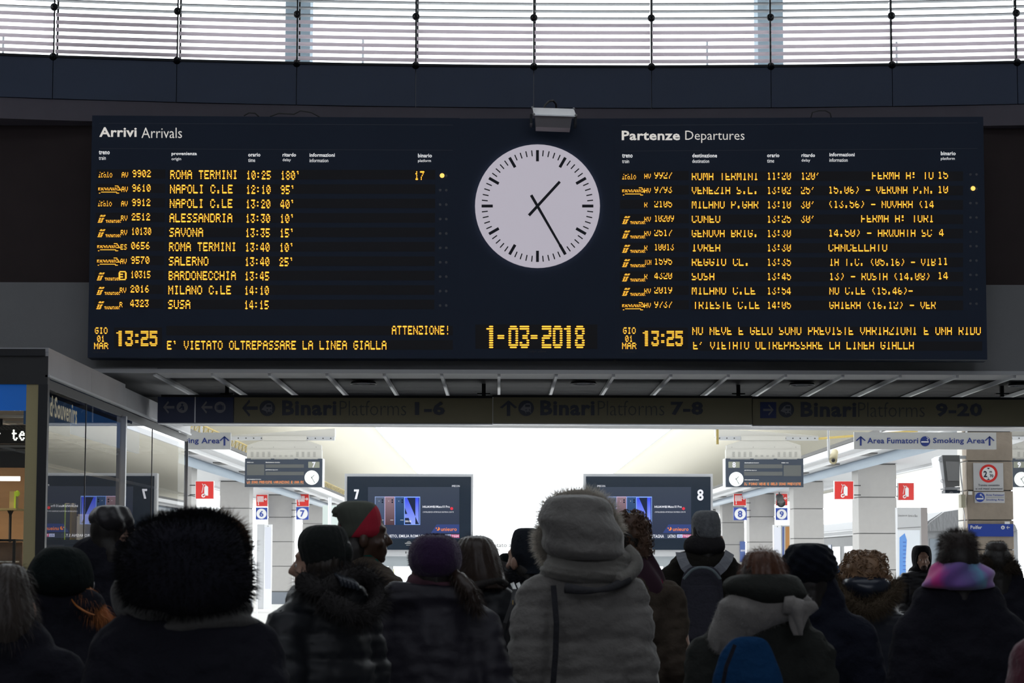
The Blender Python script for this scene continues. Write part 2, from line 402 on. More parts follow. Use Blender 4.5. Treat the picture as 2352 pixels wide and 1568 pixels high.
# ================================================================ boards
PL = vplane(200, 20.22, 1055, 20.32); PCn = vplane(1055, 20.32, 1412, 20.32); PR = vplane(1412, 20.32, 2268, 20.04)
def board_body(pl, tl, tr, br, bl, name, parent, depth=.26, m=None):
    pts = [pl.hit(*p) for p in (bl, br, tr, tl)]
    # keep edges plumb and level
    x0 = (pts[0] + pts[3]) / 2; x1 = (pts[1] + pts[2]) / 2
    q = [Vector((x0.x, x0.y, pts[0].z)), Vector((x1.x, x1.y, pts[1].z)), Vector((x1.x, x1.y, pts[2].z)), Vector((x0.x, x0.y, pts[3].z))]
    return MB().prism(q, -pl.n * depth if pl.n.y < 0 else pl.n * depth).build(name, m or M_board, parent)
for P in (PL, PCn, PR):
    if P.n.y > 0: P.n = -P.n
FONT = {'A': "01110 10001 10001 11111 10001 10001 10001", 'B': "11110 10001 10001 11110 10001 10001 11110", 'C': "01110 10001 10000 10000 10000 10001 01110",
'D': "11110 10001 10001 10001 10001 10001 11110", 'E': "11111 10000 10000 11110 10000 10000 11111", 'F': "11111 10000 10000 11110 10000 10000 10000",
'G': "01110 10001 10000 10111 10001 10001 01110", 'H': "10001 10001 10001 11111 10001 10001 10001", 'I': "01110 00100 00100 00100 00100 00100 01110",
'J': "00111 00010 00010 00010 00010 10010 01100", 'K': "10001 10010 10100 11000 10100 10010 10001", 'L': "10000 10000 10000 10000 10000 10000 11111",
'M': "10001 11011 10101 10101 10001 10001 10001", 'N': "10001 10001 11001 10101 10011 10001 10001", 'O': "01110 10001 10001 10001 10001 10001 01110",
'P': "11110 10001 10001 11110 10000 10000 10000", 'Q': "01110 10001 10001 10001 10101 10010 01101", 'R': "11110 10001 10001 11110 10100 10010 10001",
'S': "01111 10000 10000 01110 00001 00001 11110", 'T': "11111 00100 00100 00100 00100 00100 00100", 'U': "10001 10001 10001 10001 10001 10001 01110",
'V': "10001 10001 10001 10001 10001 01010 00100", 'W': "10001 10001 10001 10101 10101 10101 01010", 'X': "10001 10001 01010 00100 01010 10001 10001",
'Z': "11111 00001 00010 00100 01000 10000 11111", '0': "01110 10001 10011 10101 11001 10001 01110", '1': "00100 01100 00100 00100 00100 00100 01110",
'2': "01110 10001 00001 00110 01000 10000 11111", '3': "11111 00010 00100 00010 00001 10001 01110", '4': "00010 00110 01010 10010 11111 00010 00010",
'5': "11111 10000 11110 00001 00001 10001 01110", '6': "00110 01000 10000 11110 10001 10001 01110", '7': "11111 00001 00010 00100 01000 01000 01000",
'8': "01110 10001 10001 01110 10001 10001 01110", '9': "01110 10001 10001 01111 00001 00010 01100", '.': "00000 00000 00000 00000 00000 01100 01100",
':': "00000 01100 01100 00000 01100 01100 00000", '-': "00000 00000 00000 11111 00000 00000 00000", '(': "00010 00100 01000 01000 01000 00100 00010",
')': "01000 00100 00010 00010 00010 00100 01000", "'": "01100 00100 01000 00000 00000 00000 00000", '!': "00100 00100 00100 00100 00000 00000 00100",
',': "00000 00000 00000 00000 01100 00100 01000"}
FONT = {k: v.split() for k, v in FONT.items()}
def led_rows(mb, mapf, grid, x0, y0, cp, rp, fill=.62, shear=0, e=.004):
    """lit runs of a dot matrix; y0 = top row centre"""
    for r, line in enumerate(grid):
        c = 0
        while c < len(line):
            if line[c] not in ' .0':
                k = c
                while k < len(line) and line[k] not in ' .0': k += 1
                a = x0 + c * cp - .12 * cp; b = x0 + k * cp + .12 * cp; y = y0 + r * rp; h = rp * fill / 2; q = min((b - a) * .3, h * .9)
                poly_mb(mb, mapf, [(a, y), (a + q, y + h), (b - q, y + h), (b, y), (b - q, y - h), (a + q, y - h)], e); c = k
            else: c += 1
    return mb
F5 = {'0': "01110 10011 10101 11001 01110", '1': "00100 01100 00100 00100 01110", '2': "01110 10001 00110 01000 11111", '3': "11111 00010 00110 10001 01110", '4': "00110 01010 10010 11111 00010",
'5': "11111 10000 11110 00001 11110", '6': "00110 01000 11110 10001 01110", '7': "11111 00010 00100 01000 01000", '9': "01110 10001 01111 00001 01110", 'N': "10001 11001 10101 10011 10001", 'G': "01111 10000 10111 10001 01110"}
def led_grid(s, rows, adv=6):
    if rows == L5: return [''.join((F5[ch].split()[i] if ch in F5 else FONT[ch][r] if ch in FONT else '00000') + '0' * (adv - 5) for ch in s) for i, r in enumerate(rows)]
    if rows == R5: return [''.join((FONT[ch][1 + i + (i > 3)] if ch in '4' else FONT[ch][r] if ch in FONT else '00000') + '0' * (adv - 5) for ch in s) for i, r in enumerate(rows)]
    return [''.join((FONT[ch][r] if ch in FONT else '00000') + '0' * (adv - 5) for ch in s) for r in rows]
def led_text(name, parent, pl, s, x0, yc, wch, rp, rows, m=None, fill=.84, label=None):
    cp = wch / 6.0; i = 0
    for word in s.split(' '):
        if word: led_rows(MB(), pl.hit, led_grid(word, rows), x0 + i * wch, yc - rp * (len(rows) - 1) / 2, cp, rp, fill).build(name, m or M_led, parent, label=label, kind='stuff')
        i += len(word) + 1
L5 = [0, 1, 3, 5, 6]; L4 = [0, 1, 4, 6]; R5 = [1, 2, 3, 5, 6]; R4 = [1, 3, 5, 6]
ITALO = ["00100000100001000000", "00001110000001000110", "01001000111001001001", "01001001001001001001", "11101100110101100110"]
FRECCIA = ["00000000000000000000000111110000", "00000000000000000000000000011000", "11101010110011001101010110101100", "11001110011101010110110101000110",
           "10101011001010110011011010111111", "00000000000000000000000000000000", "00001111111111111111111111000000", "01100000000000000000000001111000"]
TREN = ["00001110111000000000000000000000", "00011111110000000000000000000000", "00000000000000000000000000000000", "00111011100000000000000000000000", "00110111000000000000000000000000",
        "01110110000111010110101110101101", "01101110000010110101101001011010", "11111100000010101101110101101101"]
REG3 = ["011111110", "110000011", "111110011", "110000011", "111110011", "110000011", "011111110"]
rowsL = [("italo", "AV", "9902", "ROMA TERMINI", "10:25", "180'"), ("freccia", "AV", "9610", "NAPOLI C.LE", "12:10", "95'"), ("italo", "AV", "9912", "NAPOLI C.LE", "13:20", "40'"),
         ("tren", "RV", "2512", "ALESSANDRIA", "13:30", "10'"), ("tren", "RV", "10130", "SAVONA", "13:35", "15'"), ("freccia", "ES", "0656", "ROMA TERMINI", "13:40", "10'"),
         ("freccia", "AV", "9570", "SALERNO", "13:40", "25'"), ("tren", "3", "10315", "BARDONECCHIA", "13:45", ""), ("tren", "RV", "2016", "MILANO C.LE", "14:10", ""), ("tren", "R", "4323", "SUSA", "14:15", "")]
rowsR = [("italo", "AV", "9927", "ROMA TERMINI", "11:20", "120'", 2003, "FERMA A: TO", "15", 13.0), ("freccia", "AV", "9793", "VENEZIA S.L.", "13:02", "25'", 1903, "15.06) - VERONA P.N.", "10", 12.2),
         ("", "R", "2105", "MILANO P.GAR", "13:10", "30'", 1903, "(13.56) - NOVARA (14", "", 12.2), ("tren", "RV", "10209", "CUNEO", "13:25", "30'", 1978, "FERMA A: TORI", "", 13.0),
         ("tren", "RV", "2517", "GENOVA BRIG.", "13:30", "", 1903, "14.50) - ARQUATA SC", "4", 12.6), ("tren", "R", "10013", "IVREA", "13:30", "", 1903, "CANCELLATO", "", 13.7),
         ("tren", "ICN", "1595", "REGGIO CL.", "13:35", "", 1905, "IA T.C. (05.16) - VIB", "11", 11.7), ("tren", "R", "4320", "SUSA", "13:45", "", 1905, "13) - ROSTA (14.08)", "14", 12.3),
         ("tren", "RV", "2019", "MILANO C.LE", "13:54", "", 1905, "NO C.LE (15.46)-", "", 12.1), ("freccia", "AV", "9737", "TRIESTE C.LE", "14:05", "", 1905, "GHIERA (16.12) - VER", "", 12.3)]
def logo(parent, pl, kind, x, y, rp=2.6, kx=1.0):
    g = {'italo': ITALO, 'freccia': FRECCIA, 'tren': TREN}.get(kind)
    if not g: return
    cp = {'italo': 1.6, 'freccia': 1.66, 'tren': 1.66}[kind]; rp = {'italo': 2.7, 'freccia': 2.35, 'tren': 2.3}[kind]
    led_rows(MB(), pl.hit, g, x, y - rp * (len(g) - 1) / 2, cp, rp, .6).build('train_logo', M_led, parent, kind='stuff')

def board_header(parent, pl, pairs, m1=M_small):
    for i, (b, lbl, x, yb, xb, xl) in enumerate(pairs):
        mb = MB(); text_mb(mb, b, pl.hit, x, yb - (4 if b[0] not in 'tbd' else 4.5), xb, yb + (4.5 if b != 'provenienza' else 5.5), .02)
        text_mb(mb, lbl, pl.hit, x, yb + 8.5, xl, yb + 17, 0.0)
        mb.build('column_heading', m1, parent)
# arrivals
bl = thing('arrivals_board', PL.hit(630, 823), 'left dark board headed Arrivi Arrivals with amber LED rows', 'information board')
board_body(PL, (212, 265), (1055, 271), (1055, 823), (201, 821), 'casing', bl)
mb = MB(); text_mb(mb, 'Arrivi', PL.hit, 228, 292, 314, 314.5, .025); mb.build('title_lettering', M_letter, bl, label='bold cream lettering Arrivi')
mb = MB(); text_mb(mb, 'Arrivals', PL.hit, 325, 293, 418, 317, -.006); mb.build('title_lettering', M_letter, bl, label='thin cream lettering Arrivals')
board_header(bl, PL, [('treno', 'train', 227, 350, 252, 243), ('provenienza', 'origin', 394, 353, 452, 416), ('orario', 'time', 570, 355, 598, 586), ('ritardo', 'delay', 649, 355, 680, 668), ('informazioni', 'information', 711, 355.5, 769, 754), ('binario', 'platform', 960, 357, 992, 990)])
for xa, ya, xb, yb in ((228, 341, 1040, 345), (228, 283, 1040, 287)):
    line_mb(MB(), PL.hit, [(xa, ya), (xb, yb)], 1.0, .002).build('seam', MATS.setdefault('x', mat('seam', (.09, .11, .15), .4)), bl)
for i, (lg, cat_, num, dest, tm, dl_) in enumerate(rowsL):
    y = 401 + 33.1 * i; dx = -.55 * i
    row = quad_mb(MB(), PL.hit, 222 + dx, y - 12, 380 + dx, y + 9, .0015); quad_mb(row, PL.hit, 386 + dx, y - 11, 1000 + dx * .5, y + 11, .0015)
    row = row.build('display_row', M_strip_led, bl)
    logo(row, PL, lg, 226 + dx * 1.0, y + {'italo': 0, 'freccia': 1, 'tren': 2}[lg])
    if cat_ == '3': led_rows(MB(), PL.hit, REG3, 276 + dx, y - 9, 2.1, 3.0, .8).build('category_lettering', M_led, row)
    else: led_text('category_lettering', row, PL, cat_, 281 + dx - 1.5, y + .5, 8.0, 2.5, L5)
    led_text('train_number', row, PL, num, 304 + dx, y - 2.5, 11.1 if len(num) < 5 else 9.4, 3.4, L5)
    led_text('destination', row, PL, dest, 391 + dx, y, 13.05 if len(dest) > 11 else 13.3, 4.15, L5)
    led_text('departure_time', row, PL, tm, 566 + dx, y + 1, 11.6, 4.15, L5)
    if dl_: led_text('delay', row, PL, dl_, 645 + dx, y + 1.5, 11.6, 4.15, L5)
    if i == 0: led_text('platform_number', row, PL, "17", 952, y + 2, 12.5, 4.15, L5)
    for xx in (1011, 1025): disc_mb(MB(), PL.hit, xx, y + 2.5, 3.2, .002, 12).build('lamp', MATS.get('lampoff') or mat('lampoff', (.06, .07, .09), .3), row)
disc_mb(MB(), PL.hit, 1015.5, 403, 5.3, .005).build('lamp', emis('lamp amber', (1, .55, .12), 1.6), bl, label='lit amber departure lamp')
def gio(parent, pl, x, y, rows=L4):
    led_text('day_lettering', parent, pl, "GIO", x + 2, y, 10.2, 3.0, L5, fill=.85)
    led_text('day_lettering', parent, pl, "01", x + 7, y + 18.5, 9.5, 3.0, L5, fill=.85)
    led_text('day_lettering', parent, pl, "MAR", x, y + 35, 11.5, 3.0, L5, fill=.85)
BIG = {'0': "0111110 1111111 1100011 1100011 1100011 1100011 1100011 1100011 1111111 0111110", '1': "0011100 1111100 0011100 0011100 0011100 0011100 0011100 0011100 0011100 0011100",
'2': "1111111 1111111 0000011 0000011 0111111 1111110 1100000 1100000 1111111 1111111", '3': "1111111 1111111 0000011 0000011 0011110 0011110 0000011 1100011 1111111 0111110",
'5': "1111111 1111111 1100000 1111110 1111111 0000011 0000011 1100011 1111111 0111110", '8': "0111110 1111111 1100011 1100011 0111110 0111110 1100011 1100011 1111111 0111110",
'-': "0000000 0000000 0000000 0000000 1111100 1111100 0000000 0000000 0000000 0000000", ':': "0000000 0000000 0111000 0111000 0000000 0000000 0111000 0111000 0000000 0000000"}
def big_led(name, parent, pl, s, x0, x1, y0, y1):
    adv = {'-': 7, ':': 5}
    g = [''.join(BIG[c].split()[r][:adv.get(c, 7)] + '0' for c in s) for r in range(10)]
    cp = (x1 - x0) / len(g[0]); rp = (y1 - y0) / 10
    led_rows(MB(), pl.hit, g, x0, y0 + rp / 2, cp, rp, .62).build(name, M_led, parent, kind='stuff')
fr = quad_mb(MB(), PL.hit, 262, 752, 372, 800, .0015); quad_mb(fr, PL.hit, 382, 748, 1040, 770, .0015); quad_mb(fr, PL.hit, 382, 781, 1040, 803, .0015)
fr = fr.build('display_row', M_strip_led, bl)
gio(fr, PL, 216, 759); big_led('clock_digits', fr, PL, "13:25", 267, 364, 759, 795)
led_text('notice_lettering', fr, PL, "ATTENZIONE!", 900, 758, 12.3, 4.15, L5)
led_text('notice_lettering', fr, PL, "E' VIETATO OLTREPASSARE LA LINEA GIALLA", 383.5, 792.5, 12.98, 4.15, L5)
# centre
bc = thing('clock_panel', PCn.hit(1233, 823), 'dark centre panel with the big round clock and amber date', 'clock panel')
board_body(PCn, (1055, 272), (1412, 272), (1412, 823), (1055, 823), 'casing', bc)
quad_mb(MB(), PCn.hit, 1092, 745, 1372, 801, .0015).build('display_row', M_strip_led, bc)
big_led('date_digits', bc, PCn, "1-03-2018", 1117, 1346, 747, 800)
mb = MB(); text_mb(mb, 'solari udine', PCn.hit, 1214, 804, 1254, 809); mb.build('maker_lettering', mat('dim lettering', (.12, .12, .13), .5), bc)
cx, cy, cr = 1234.5, 473, 143.5
ck = MB(); n = 64; pts = [PCn.hit(cx + cr * math.cos(2 * math.pi * i / n), cy + (cr - 2) * math.sin(2 * math.pi * i / n), .03) for i in range(n)]
dial = ck.prism(pts, (0, .03, 0)).build('clock_dial', M_clock, bc, label='round pale backlit clock dial showing twenty five past one')
for k in range(60):
    a = 2 * math.pi * k / 60; major = k % 5 == 0
    r1 = .895 * cr; r0 = (.715 if major else .80) * cr; w = 6.6 if major else 2.6
    line_mb(MB(), PCn.hit, [(cx + r0 * math.sin(a), cy - r0 * math.cos(a)), (cx + r1 * math.sin(a), cy - r1 * math.cos(a))], w, .031).build('hour_mark' if major else 'minute_mark', M_ink, dial)
def hand(a, r0, r1, w0, w1, e, nm):
    s, c = math.sin(a), math.cos(a); nx, ny = c, s
    P = [(cx + r0 * s + nx * w0 / 2, cy - r0 * c + ny * w0 / 2), (cx + r1 * s + nx * w1 / 2, cy - r1 * c + ny * w1 / 2), (cx + r1 * s - nx * w1 / 2, cy - r1 * c - ny * w1 / 2), (cx + r0 * s - nx * w0 / 2, cy - r0 * c - ny * w0 / 2)]
    MB().prism([PCn.hit(x, y, e) for x, y in P], (0, .006, 0)).build(nm, M_ink, dial)
hand(math.radians(42.5), -29, 76, 6.5, 6, .045, 'hour_hand'); hand(math.radians(150), -29, 105, 6.5, 5, .053, 'minute_hand')
# departures
br_ = thing('departures_board', PR.hit(1840, 825), 'right dark board headed Partenze Departures with amber LED rows', 'information board')
board_body(PR, (1412, 272), (2258, 268), (2268, 826), (1412, 823), 'casing', br_)
mb = MB(); text_mb(mb, 'Partenze', PR.hit, 1428, 300, 1562, 322, .025); mb.build('title_lettering', M_letter, br_, label='bold cream lettering Partenze')
mb = MB(); text_mb(mb, 'Departures', PR.hit, 1574, 300, 1710, 328, -.006); mb.build('title_lettering', M_letter, br_, label='thin cream lettering Departures')
board_header(br_, PR, [('treno', 'train', 1429, 357.5, 1453, 1445), ('destinazione', 'destination', 1590, 357, 1647, 1629), ('orario', 'time', 1762, 356.5, 1790, 1778), ('ritardo', 'delay', 1841, 356, 1872, 1861), ('informazioni', 'information', 1905, 354.5, 1963, 1947), ('binario', 'platform', 2161, 352, 2195, 2193)])
for xa, ya, xb, yb in ((1428, 347, 2245, 341), (1428, 288, 2245, 282)):
    line_mb(MB(), PR.hit, [(xa, ya), (xb, yb)], 1.0, .002).build('seam', mat('seam', (.09, .11, .15), .4), br_)
for i, (lg, cat_, num, dest, tm, dl_, xi, info, plat, wi) in enumerate(rowsR):
    y = 404.5 + 32.95 * i
    row = quad_mb(MB(), PR.hit, 1424, y - 12, 1582, y + 9, .0015); quad_mb(row, PR.hit, 1588, y - 11, 2212, y + 11, .0015)
    row = row.build('display_row', M_strip_led, br_)
    if lg: logo(row, PR, lg, 1429, y + {'italo': 1, 'freccia': 2, 'tren': 2}[lg])
    led_text('category_lettering', row, PR, cat_, 1480, y, 8.0 if len(cat_) < 3 else 5.6, 2.3, R5)
    led_text('train_number', row, PR, num, 1503, y - 1.5, 10.6 if len(num) < 5 else 9.3, 2.9, R5)
    led_text('destination', row, PR, dest, 1589 if i < 9 else 1592, y + (1 if i == 0 else 0), 12.9 if len(dest) == 12 else 13.5, 3.3, R5)
    led_text('departure_time', row, PR, tm, 1762, y, 11.3, 3.3, R5)
    if dl_: led_text('delay', row, PR, dl_, 1840, y, 11.3, 3.3, R5)
    led_text('notice_lettering', row, PR, info, xi, y - (1 if i < 5 else 0), wi, 3.3, R5)
    if plat: led_text('platform_number', row, PR, plat, {1: 2157, 2: 2154}[len(plat)], y - 2, 12.8, 3.3, R5)
    for xx in (2229, 2243): disc_mb(MB(), PR.hit, xx, y - 4, 3.0, .002, 12).build('lamp', MATS['lampoff'], row)
disc_mb(MB(), PR.hit, 2235, 432.5, 5.3, .005).build('lamp', MATS['lamp amber'], br_, label='lit amber departure lamp')
fr = quad_mb(MB(), PR.hit, 1470, 752, 1580, 802, .0015); quad_mb(fr, PR.hit, 1590, 750, 2256, 771, .0015); quad_mb(fr, PR.hit, 1590, 784, 2256, 805, .0015)
fr = fr.build('display_row', M_strip_led, br_)
gio(fr, PR, 1429, 759); big_led('clock_digits', fr, PR, "13:25", 1476, 1571, 759, 795)
led_text('notice_lettering', fr, PR, "NO NEVE E GELO SONO PREVISTE VARIAZIONI E UNA RIDU", 1590, 760, 13.3, 3.6, R5)
led_text('notice_lettering', fr, PR, "E' VIETATO OLTREPASSARE LA LINEA GIALLA", 1592, 793.5, 13.05, 3.5, R5)
for pl_, x in ((PL, 214), (PR, 1429)):
    mb = MB(); text_mb(mb, 'solari udine', pl_.hit, x, 806, x + 30, 810); mb.build('maker_lettering', MATS['dim lettering'], bl if pl_ is PL else br_)

# floodlight above the clock
fl = thing('floodlight', at(1272, 292, 20.1), 'small white floodlight box above the round clock', 'floodlight')
Yf = 19.95
a = at(1229, 267, Yf); b = at(1315, 293, Yf)
c = (a + b) / 2
w = (b.x - a.x) / 2; h = (a.z - b.z) / 2
mb = MB(); mb.prism([(c.x - w, Yf, c.z + h), (c.x + w * .98, Yf, c.z + h * .9), (c.x + w * .88, Yf + .02, c.z - h), (c.x - w * .95, Yf + .02, c.z - h * .8)], (0, .2, 0)); mb.build('housing', mat('grey lamp housing', (.3, .28, .3), .6), fl)
tl = at(1223, 250, Yf + .22); tr = at(1318, 253, Yf + .22); q0 = at(1226, 265, Yf - .03); q1 = at(1323, 268, Yf - .03)
mb = MB().prism([q0, q1, tr, tl], (0, 0, .012)); mb.build('glass_cover', mat('white lamp cover', (.9, .93, .93), .25, metal=.3), fl)
for p in (q0, q1, tl, tr): MB().ell(p + Vector((0, 0, .012)), .012, nu=8, nv=6).build('screw', M_steel, fl, smooth=True)
for p, s_ in ((at(1220, 270, Yf), -1), (at(1322, 272, Yf), 1)): MB().box(p + Vector((-.01, -.01, -.05)), p + Vector((.01, .2, .03))).build('bracket', M_blacksteel, fl)
ptsc = [at(1248, 252, 20.2), at(1252, 242, 20.25), at(1260, 233, 20.3), at(1270, 231, 20.35), at(1277, 238, 20.5), at(1278, 255, 20.8)]
MB().tube(ptsc, .009, 6).build('cable', mat('grey cable', (.1, .1, .1), .6), fl, smooth=True)
for nm, lab, pts in (('cable', 'slack dark cable looping over the arrivals board top', [(620, 268), (640, 260), (675, 262), (690, 254), (715, 258), (740, 272)]), ('cable', 'second slack cable end over the arrivals board top', [(560, 266), (572, 259), (586, 260), (596, 269)]), ('cable', 'curved dark cable over the departures board top', [(1862, 272), (1866, 258), (1880, 254), (1896, 254), (1907, 260), (1909, 270)])):
    MB().tube([at(x, y, 20.42) for x, y in pts], .006, 6).build(nm, MATS['grey cable'], smooth=True, label=lab, category='cable')

# ================================================================ hanging platform sign
PS1 = vplane(362, 21.75, 1130, 21.8)
if PS1.n.y > 0: PS1.n = -PS1.n
hs = thing('platform_sign', PS1.hit(1350, 906), 'long dark hanging sign reading Binari Platforms with ochre and navy panels', 'direction sign')
H = PS1.hit
def signpanel(xa, xb, yt, yb2, m, dep=.12, e=0, nm='sign_panel'):
    q = [H(xa, (yt + yb2) / 2, e), H(xb, (yt + yb2) / 2, e)]
    za = H(xa, yb2, e).z; zb = H(xa, yt, e).z
    return MB().prism([Vector((q[0].x, q[0].y, za)), Vector((q[1].x, q[1].y, za)), Vector((q[1].x, q[1].y, zb)), Vector((q[0].x, q[0].y, zb))], -PS1.n * dep).build(nm, m, hs)
segs = [(362, 447, 911, 970, M_signb), (449, 536, 909, 970, M_signb), (538, 1131, 910, 970, M_signy), (1133, 1727, 911, 972, M_signy), (1729, 2420, 914, 976, M_signy)]
for xa, xb, yt, yb2, m in segs: signpanel(xa, xb, yt, yb2, m)
for xa, xb, y in ((370, 1131, 906), (1131, 1728, 906.5), (1728, 2420, 910)): signpanel(xa, xb, y, y + 5.5, M_black, .13, .004, 'top_rail')
for xa, xb, y in ((362, 1131, 970.5), (1131, 1728, 972), (1728, 2420, 976.5)): signpanel(xa, xb, y, y + 2.2, M_steel, .12, .002, 'bottom_rail')
signpanel(446.6, 449.4, 911, 970, M_steel, .10, .004, 'divider')
for px in (520, 1111, 1697, 2304):
    p = H(px, 905); t = .018
    MB().box(Vector((p.x - t, p.y + .04, p.z - .02)), Vector((p.x + t, p.y + .08, ZC + .02))).box(Vector((p.x - .06, p.y + .02, p.z)), Vector((p.x + .06, p.y + .1, p.z + .012))).build('hanger_post', M_black, hs)
def arrow(mb, mapf, cx, cy, s, ang, w=None, e=EM):
    w = w or s * .22; c, sn = math.cos(ang), math.sin(ang)
    def R(x, y): return (cx + x * c - y * sn, cy + x * sn + y * c)
    poly_mb(mb, mapf, [R(-s * .5, -w / 2), R(s * .4, -w / 2), R(s * .4, w / 2), R(-s * .5, w / 2)], e)
    for k in (1, -1): poly_mb(mb, mapf, [R(s * .5, 0), R(s * .5 - w * .75, k * w * .0), R(-.02 * s, k * s * .40), R(-.02 * s + w * .3, k * (s * .40 + w * .7))][::k], e)
    return mb
def train_icon(x, y, r, m_disc, m_train):
    disc_mb(MB(), H, x, y, r).build('pictogram_disc', m_disc, hs)
    mb = MB(); poly_mb(mb, H, [(x - .75 * r, y + .18 * r), (x - .25 * r, y - .45 * r), (x + .1 * r, y - .62 * r), (x + .5 * r, y - .58 * r), (x + .62 * r, y - .3 * r), (x + .6 * r, y + .35 * r), (x + .2 * r, y + .48 * r), (x - .1 * r, y + .42 * r)], .006)
    poly_mb(mb, H, [(x + .55 * r, y + .4 * r), (x + .68 * r, y + .65 * r), (x + .6 * r, y + .65 * r), (x + .42 * r, y + .4 * r)], .006); poly_mb(mb, H, [(x - .1 * r, y + .4 * r), (x + .05 * r, y + .65 * r), (x - .03 * r, y + .65 * r), (x - .2 * r, y + .36 * r)], .006)
    mb.build('pictogram', m_train, hs)
    mb = MB(); quad_mb(mb, H, x - .12 * r, y - .45 * r, x + .5 * r, y - .15 * r, .008); disc_mb(mb, H, x, y + .22 * r, .09 * r, .008, 10); disc_mb(mb, H, x + .45 * r, y + .22 * r, .09 * r, .008, 10); mb.build('pictogram_windows', m_disc, hs)
arrow(MB(), H, 387.5, 935, 26, math.pi, 6).build('arrow', M_signgrey, hs); arrow(MB(), H, 475, 935, 26, math.pi, 6).build('arrow', M_signgrey, hs)
for x in (418.5, 505.5): disc_mb(MB(), H, x, 935, 13).build('pictogram_disc', M_signgrey, hs)
mb = MB(); disc_mb(mb, H, 418.5, 929, 2.6, .006, 10); poly_mb(mb, H, [(416, 932), (421, 932), (423, 934), (423, 941.5), (416, 941.5), (416, 940), (419, 940), (418, 936.5), (412, 940), (411, 938)], .006); mb.build('pictogram', M_signb, hs)
mb = MB(); quad_mb(mb, H, 500.5, 930, 510.5, 941, .006); quad_mb(mb, H, 497.5, 931, 499.7, 940.5, .006); quad_mb(mb, H, 511.3, 931, 513.5, 940.5, .006); quad_mb(mb, H, 503, 928, 508, 929.3, .006); mb.build('pictogram', M_signb, hs)
for xo, s_, yo, ar, arx, circ in ((0, '1-6', 0, math.pi, 574, 614), (593, '7-8', 0, -math.pi / 2, 1168, 1208.5), (1191, '9-20', 3.5, None, 1765, 1806)):
    if ar is not None: arrow(MB(), H, arx, 937 + yo, 36, ar, 8).build('arrow', M_signtxt, hs)
    else:
        quad_mb(MB(), H, 1746, 923, 1783, 960, .003).build('arrow_field', mat('blue arrow field', (.04, .06, .2), .5), hs); arrow(MB(), H, 1765, 941, 24, 0, 5, .006).build('arrow', M_signgrey, hs)
    train_icon(circ, 937 + yo, 18, M_signtxt, M_signgrey)
    mb = MB(); text_mb(mb, 'Binari', H, 648 + xo * 1.0, 919 + yo, 773 + xo + (3 if xo > 1000 else 0), 954 + yo, .035); mb.build('sign_lettering', M_signtxt, hs)
    mb = MB(); text_mb(mb, 'Platforms', H, 780 + xo, 920 + yo, 933 + xo, 954 + yo, -.012); mb.build('sign_lettering', mat('thin grey lettering', (.12, .12, .11), .5), hs)
    x0 = {'1-6': 953, '7-8': 1541, '9-20': 2149}[s_]; x1 = {'1-6': 1022, '7-8': 1615, '9-20': 2256}[s_]
    mb = MB(); text_mb(mb, s_, H, x0, 922 + yo, x1, 953 + yo, .04); mb.build('sign_lettering', M_signtxt, hs)
# ================================================================ platforms beyond the passage
def vault(name, xi, zi, xo, zo, lab):
    mb = MB(); n = 14; Y0, Y1 = 27, 150
    for i in range(n + 1):
        f = i / n; x = xi + (xo - xi) * f; z = zi + (zo - zi) * f ** 1.9
        for y in (Y0, Y1): mb.v += [Vector((x, y, z)), Vector((x, y, z + .12))]
    for i in range(n):
        a = i * 4; b = a + 4
        for q in ((a, a + 2, b + 2, b), (a + 1, b + 1, b + 3, a + 3), (a, b, b + 1, a + 1), (a + 2, a + 3, b + 3, b + 2)): mb.face(list(q))
    mb.face([0, 1, 3, 2]); mb.face([4 * n, 4 * n + 2, 4 * n + 3, 4 * n + 1])
    return mb.build(name, M_cream, smooth=True, label=lab, **S)
vault('ceiling', -4.05, 6.0, -12.6, 4.55, 'cream platform vault on the left')
vault('ceiling', 5.65, 6.0, 13.6, 4.45, 'cream platform vault on the right')
box('trim_6', (-4.06, 27, 5.93), (-4.0, 150, 6.12), M_white, label='white edge rib of the left vault', **S)
box('trim_7', (5.6, 27, 5.93), (5.66, 150, 6.12), M_white, label='white edge rib of the right vault', **S)
for s_, xin, nm in ((-1, 6.5, 'trim_8'), (1, 7.9, 'trim_9')):
    c = thing(nm, (s_ * (xin + 1.8), 50, 4.4), label='pale longitudinal canopy slab on the ' + ('left' if s_ < 0 else 'right') + ' columns', **S)
    X = lambda a: s_ * (xin + a)
    def bx(n_, a, b, z0, z1, m, y0=44, y1=150): box(n_, (min(X(a), X(b)), y0, z0), (max(X(a), X(b)), y1, z1), m, c)
    bx('slab', 0.1, 3.6, 4.12, 4.34, M_canopy); bx('fascia_trim', 0, .12, 4.3, 4.38, M_joint); bx('fascia_trim', .02, .1, 4.14, 4.29, M_white); bx('soffit_rail', .35, .45, 4.06, 4.12, M_white); bx('soffit_rail', 3.1, 3.2, 4.06, 4.12, M_white)
    MB().tube([(X(1.05), 44, 4.02), (X(1.05), 150, 4.02)], .12, 12).build('pipe', M_pipe, c, smooth=True)
    for y in range(48, 120, 6): box('soffit_lamp', (X(.62) - .18, y, 4.09), (X(.62) + .18, y + 1.2, 4.12), M_joint, c)
# cable tray with a zigzag of cables above the left slab
mb = MB().tube([(-6.62, 44, 4.62), (-6.62, 140, 4.62)], .02, 6)
for k in range(120): mb.tube([(-6.62, 44 + .8 * k, 4.62), (-6.7, 44.4 + .8 * k, 4.42), (-6.62, 44.8 + .8 * k, 4.62)], .012, 4)
mb.build('trim_10', mat('ochre cable tray', (.5, .38, .12), .6), label='ochre cable tray above the left canopy slab', **S)

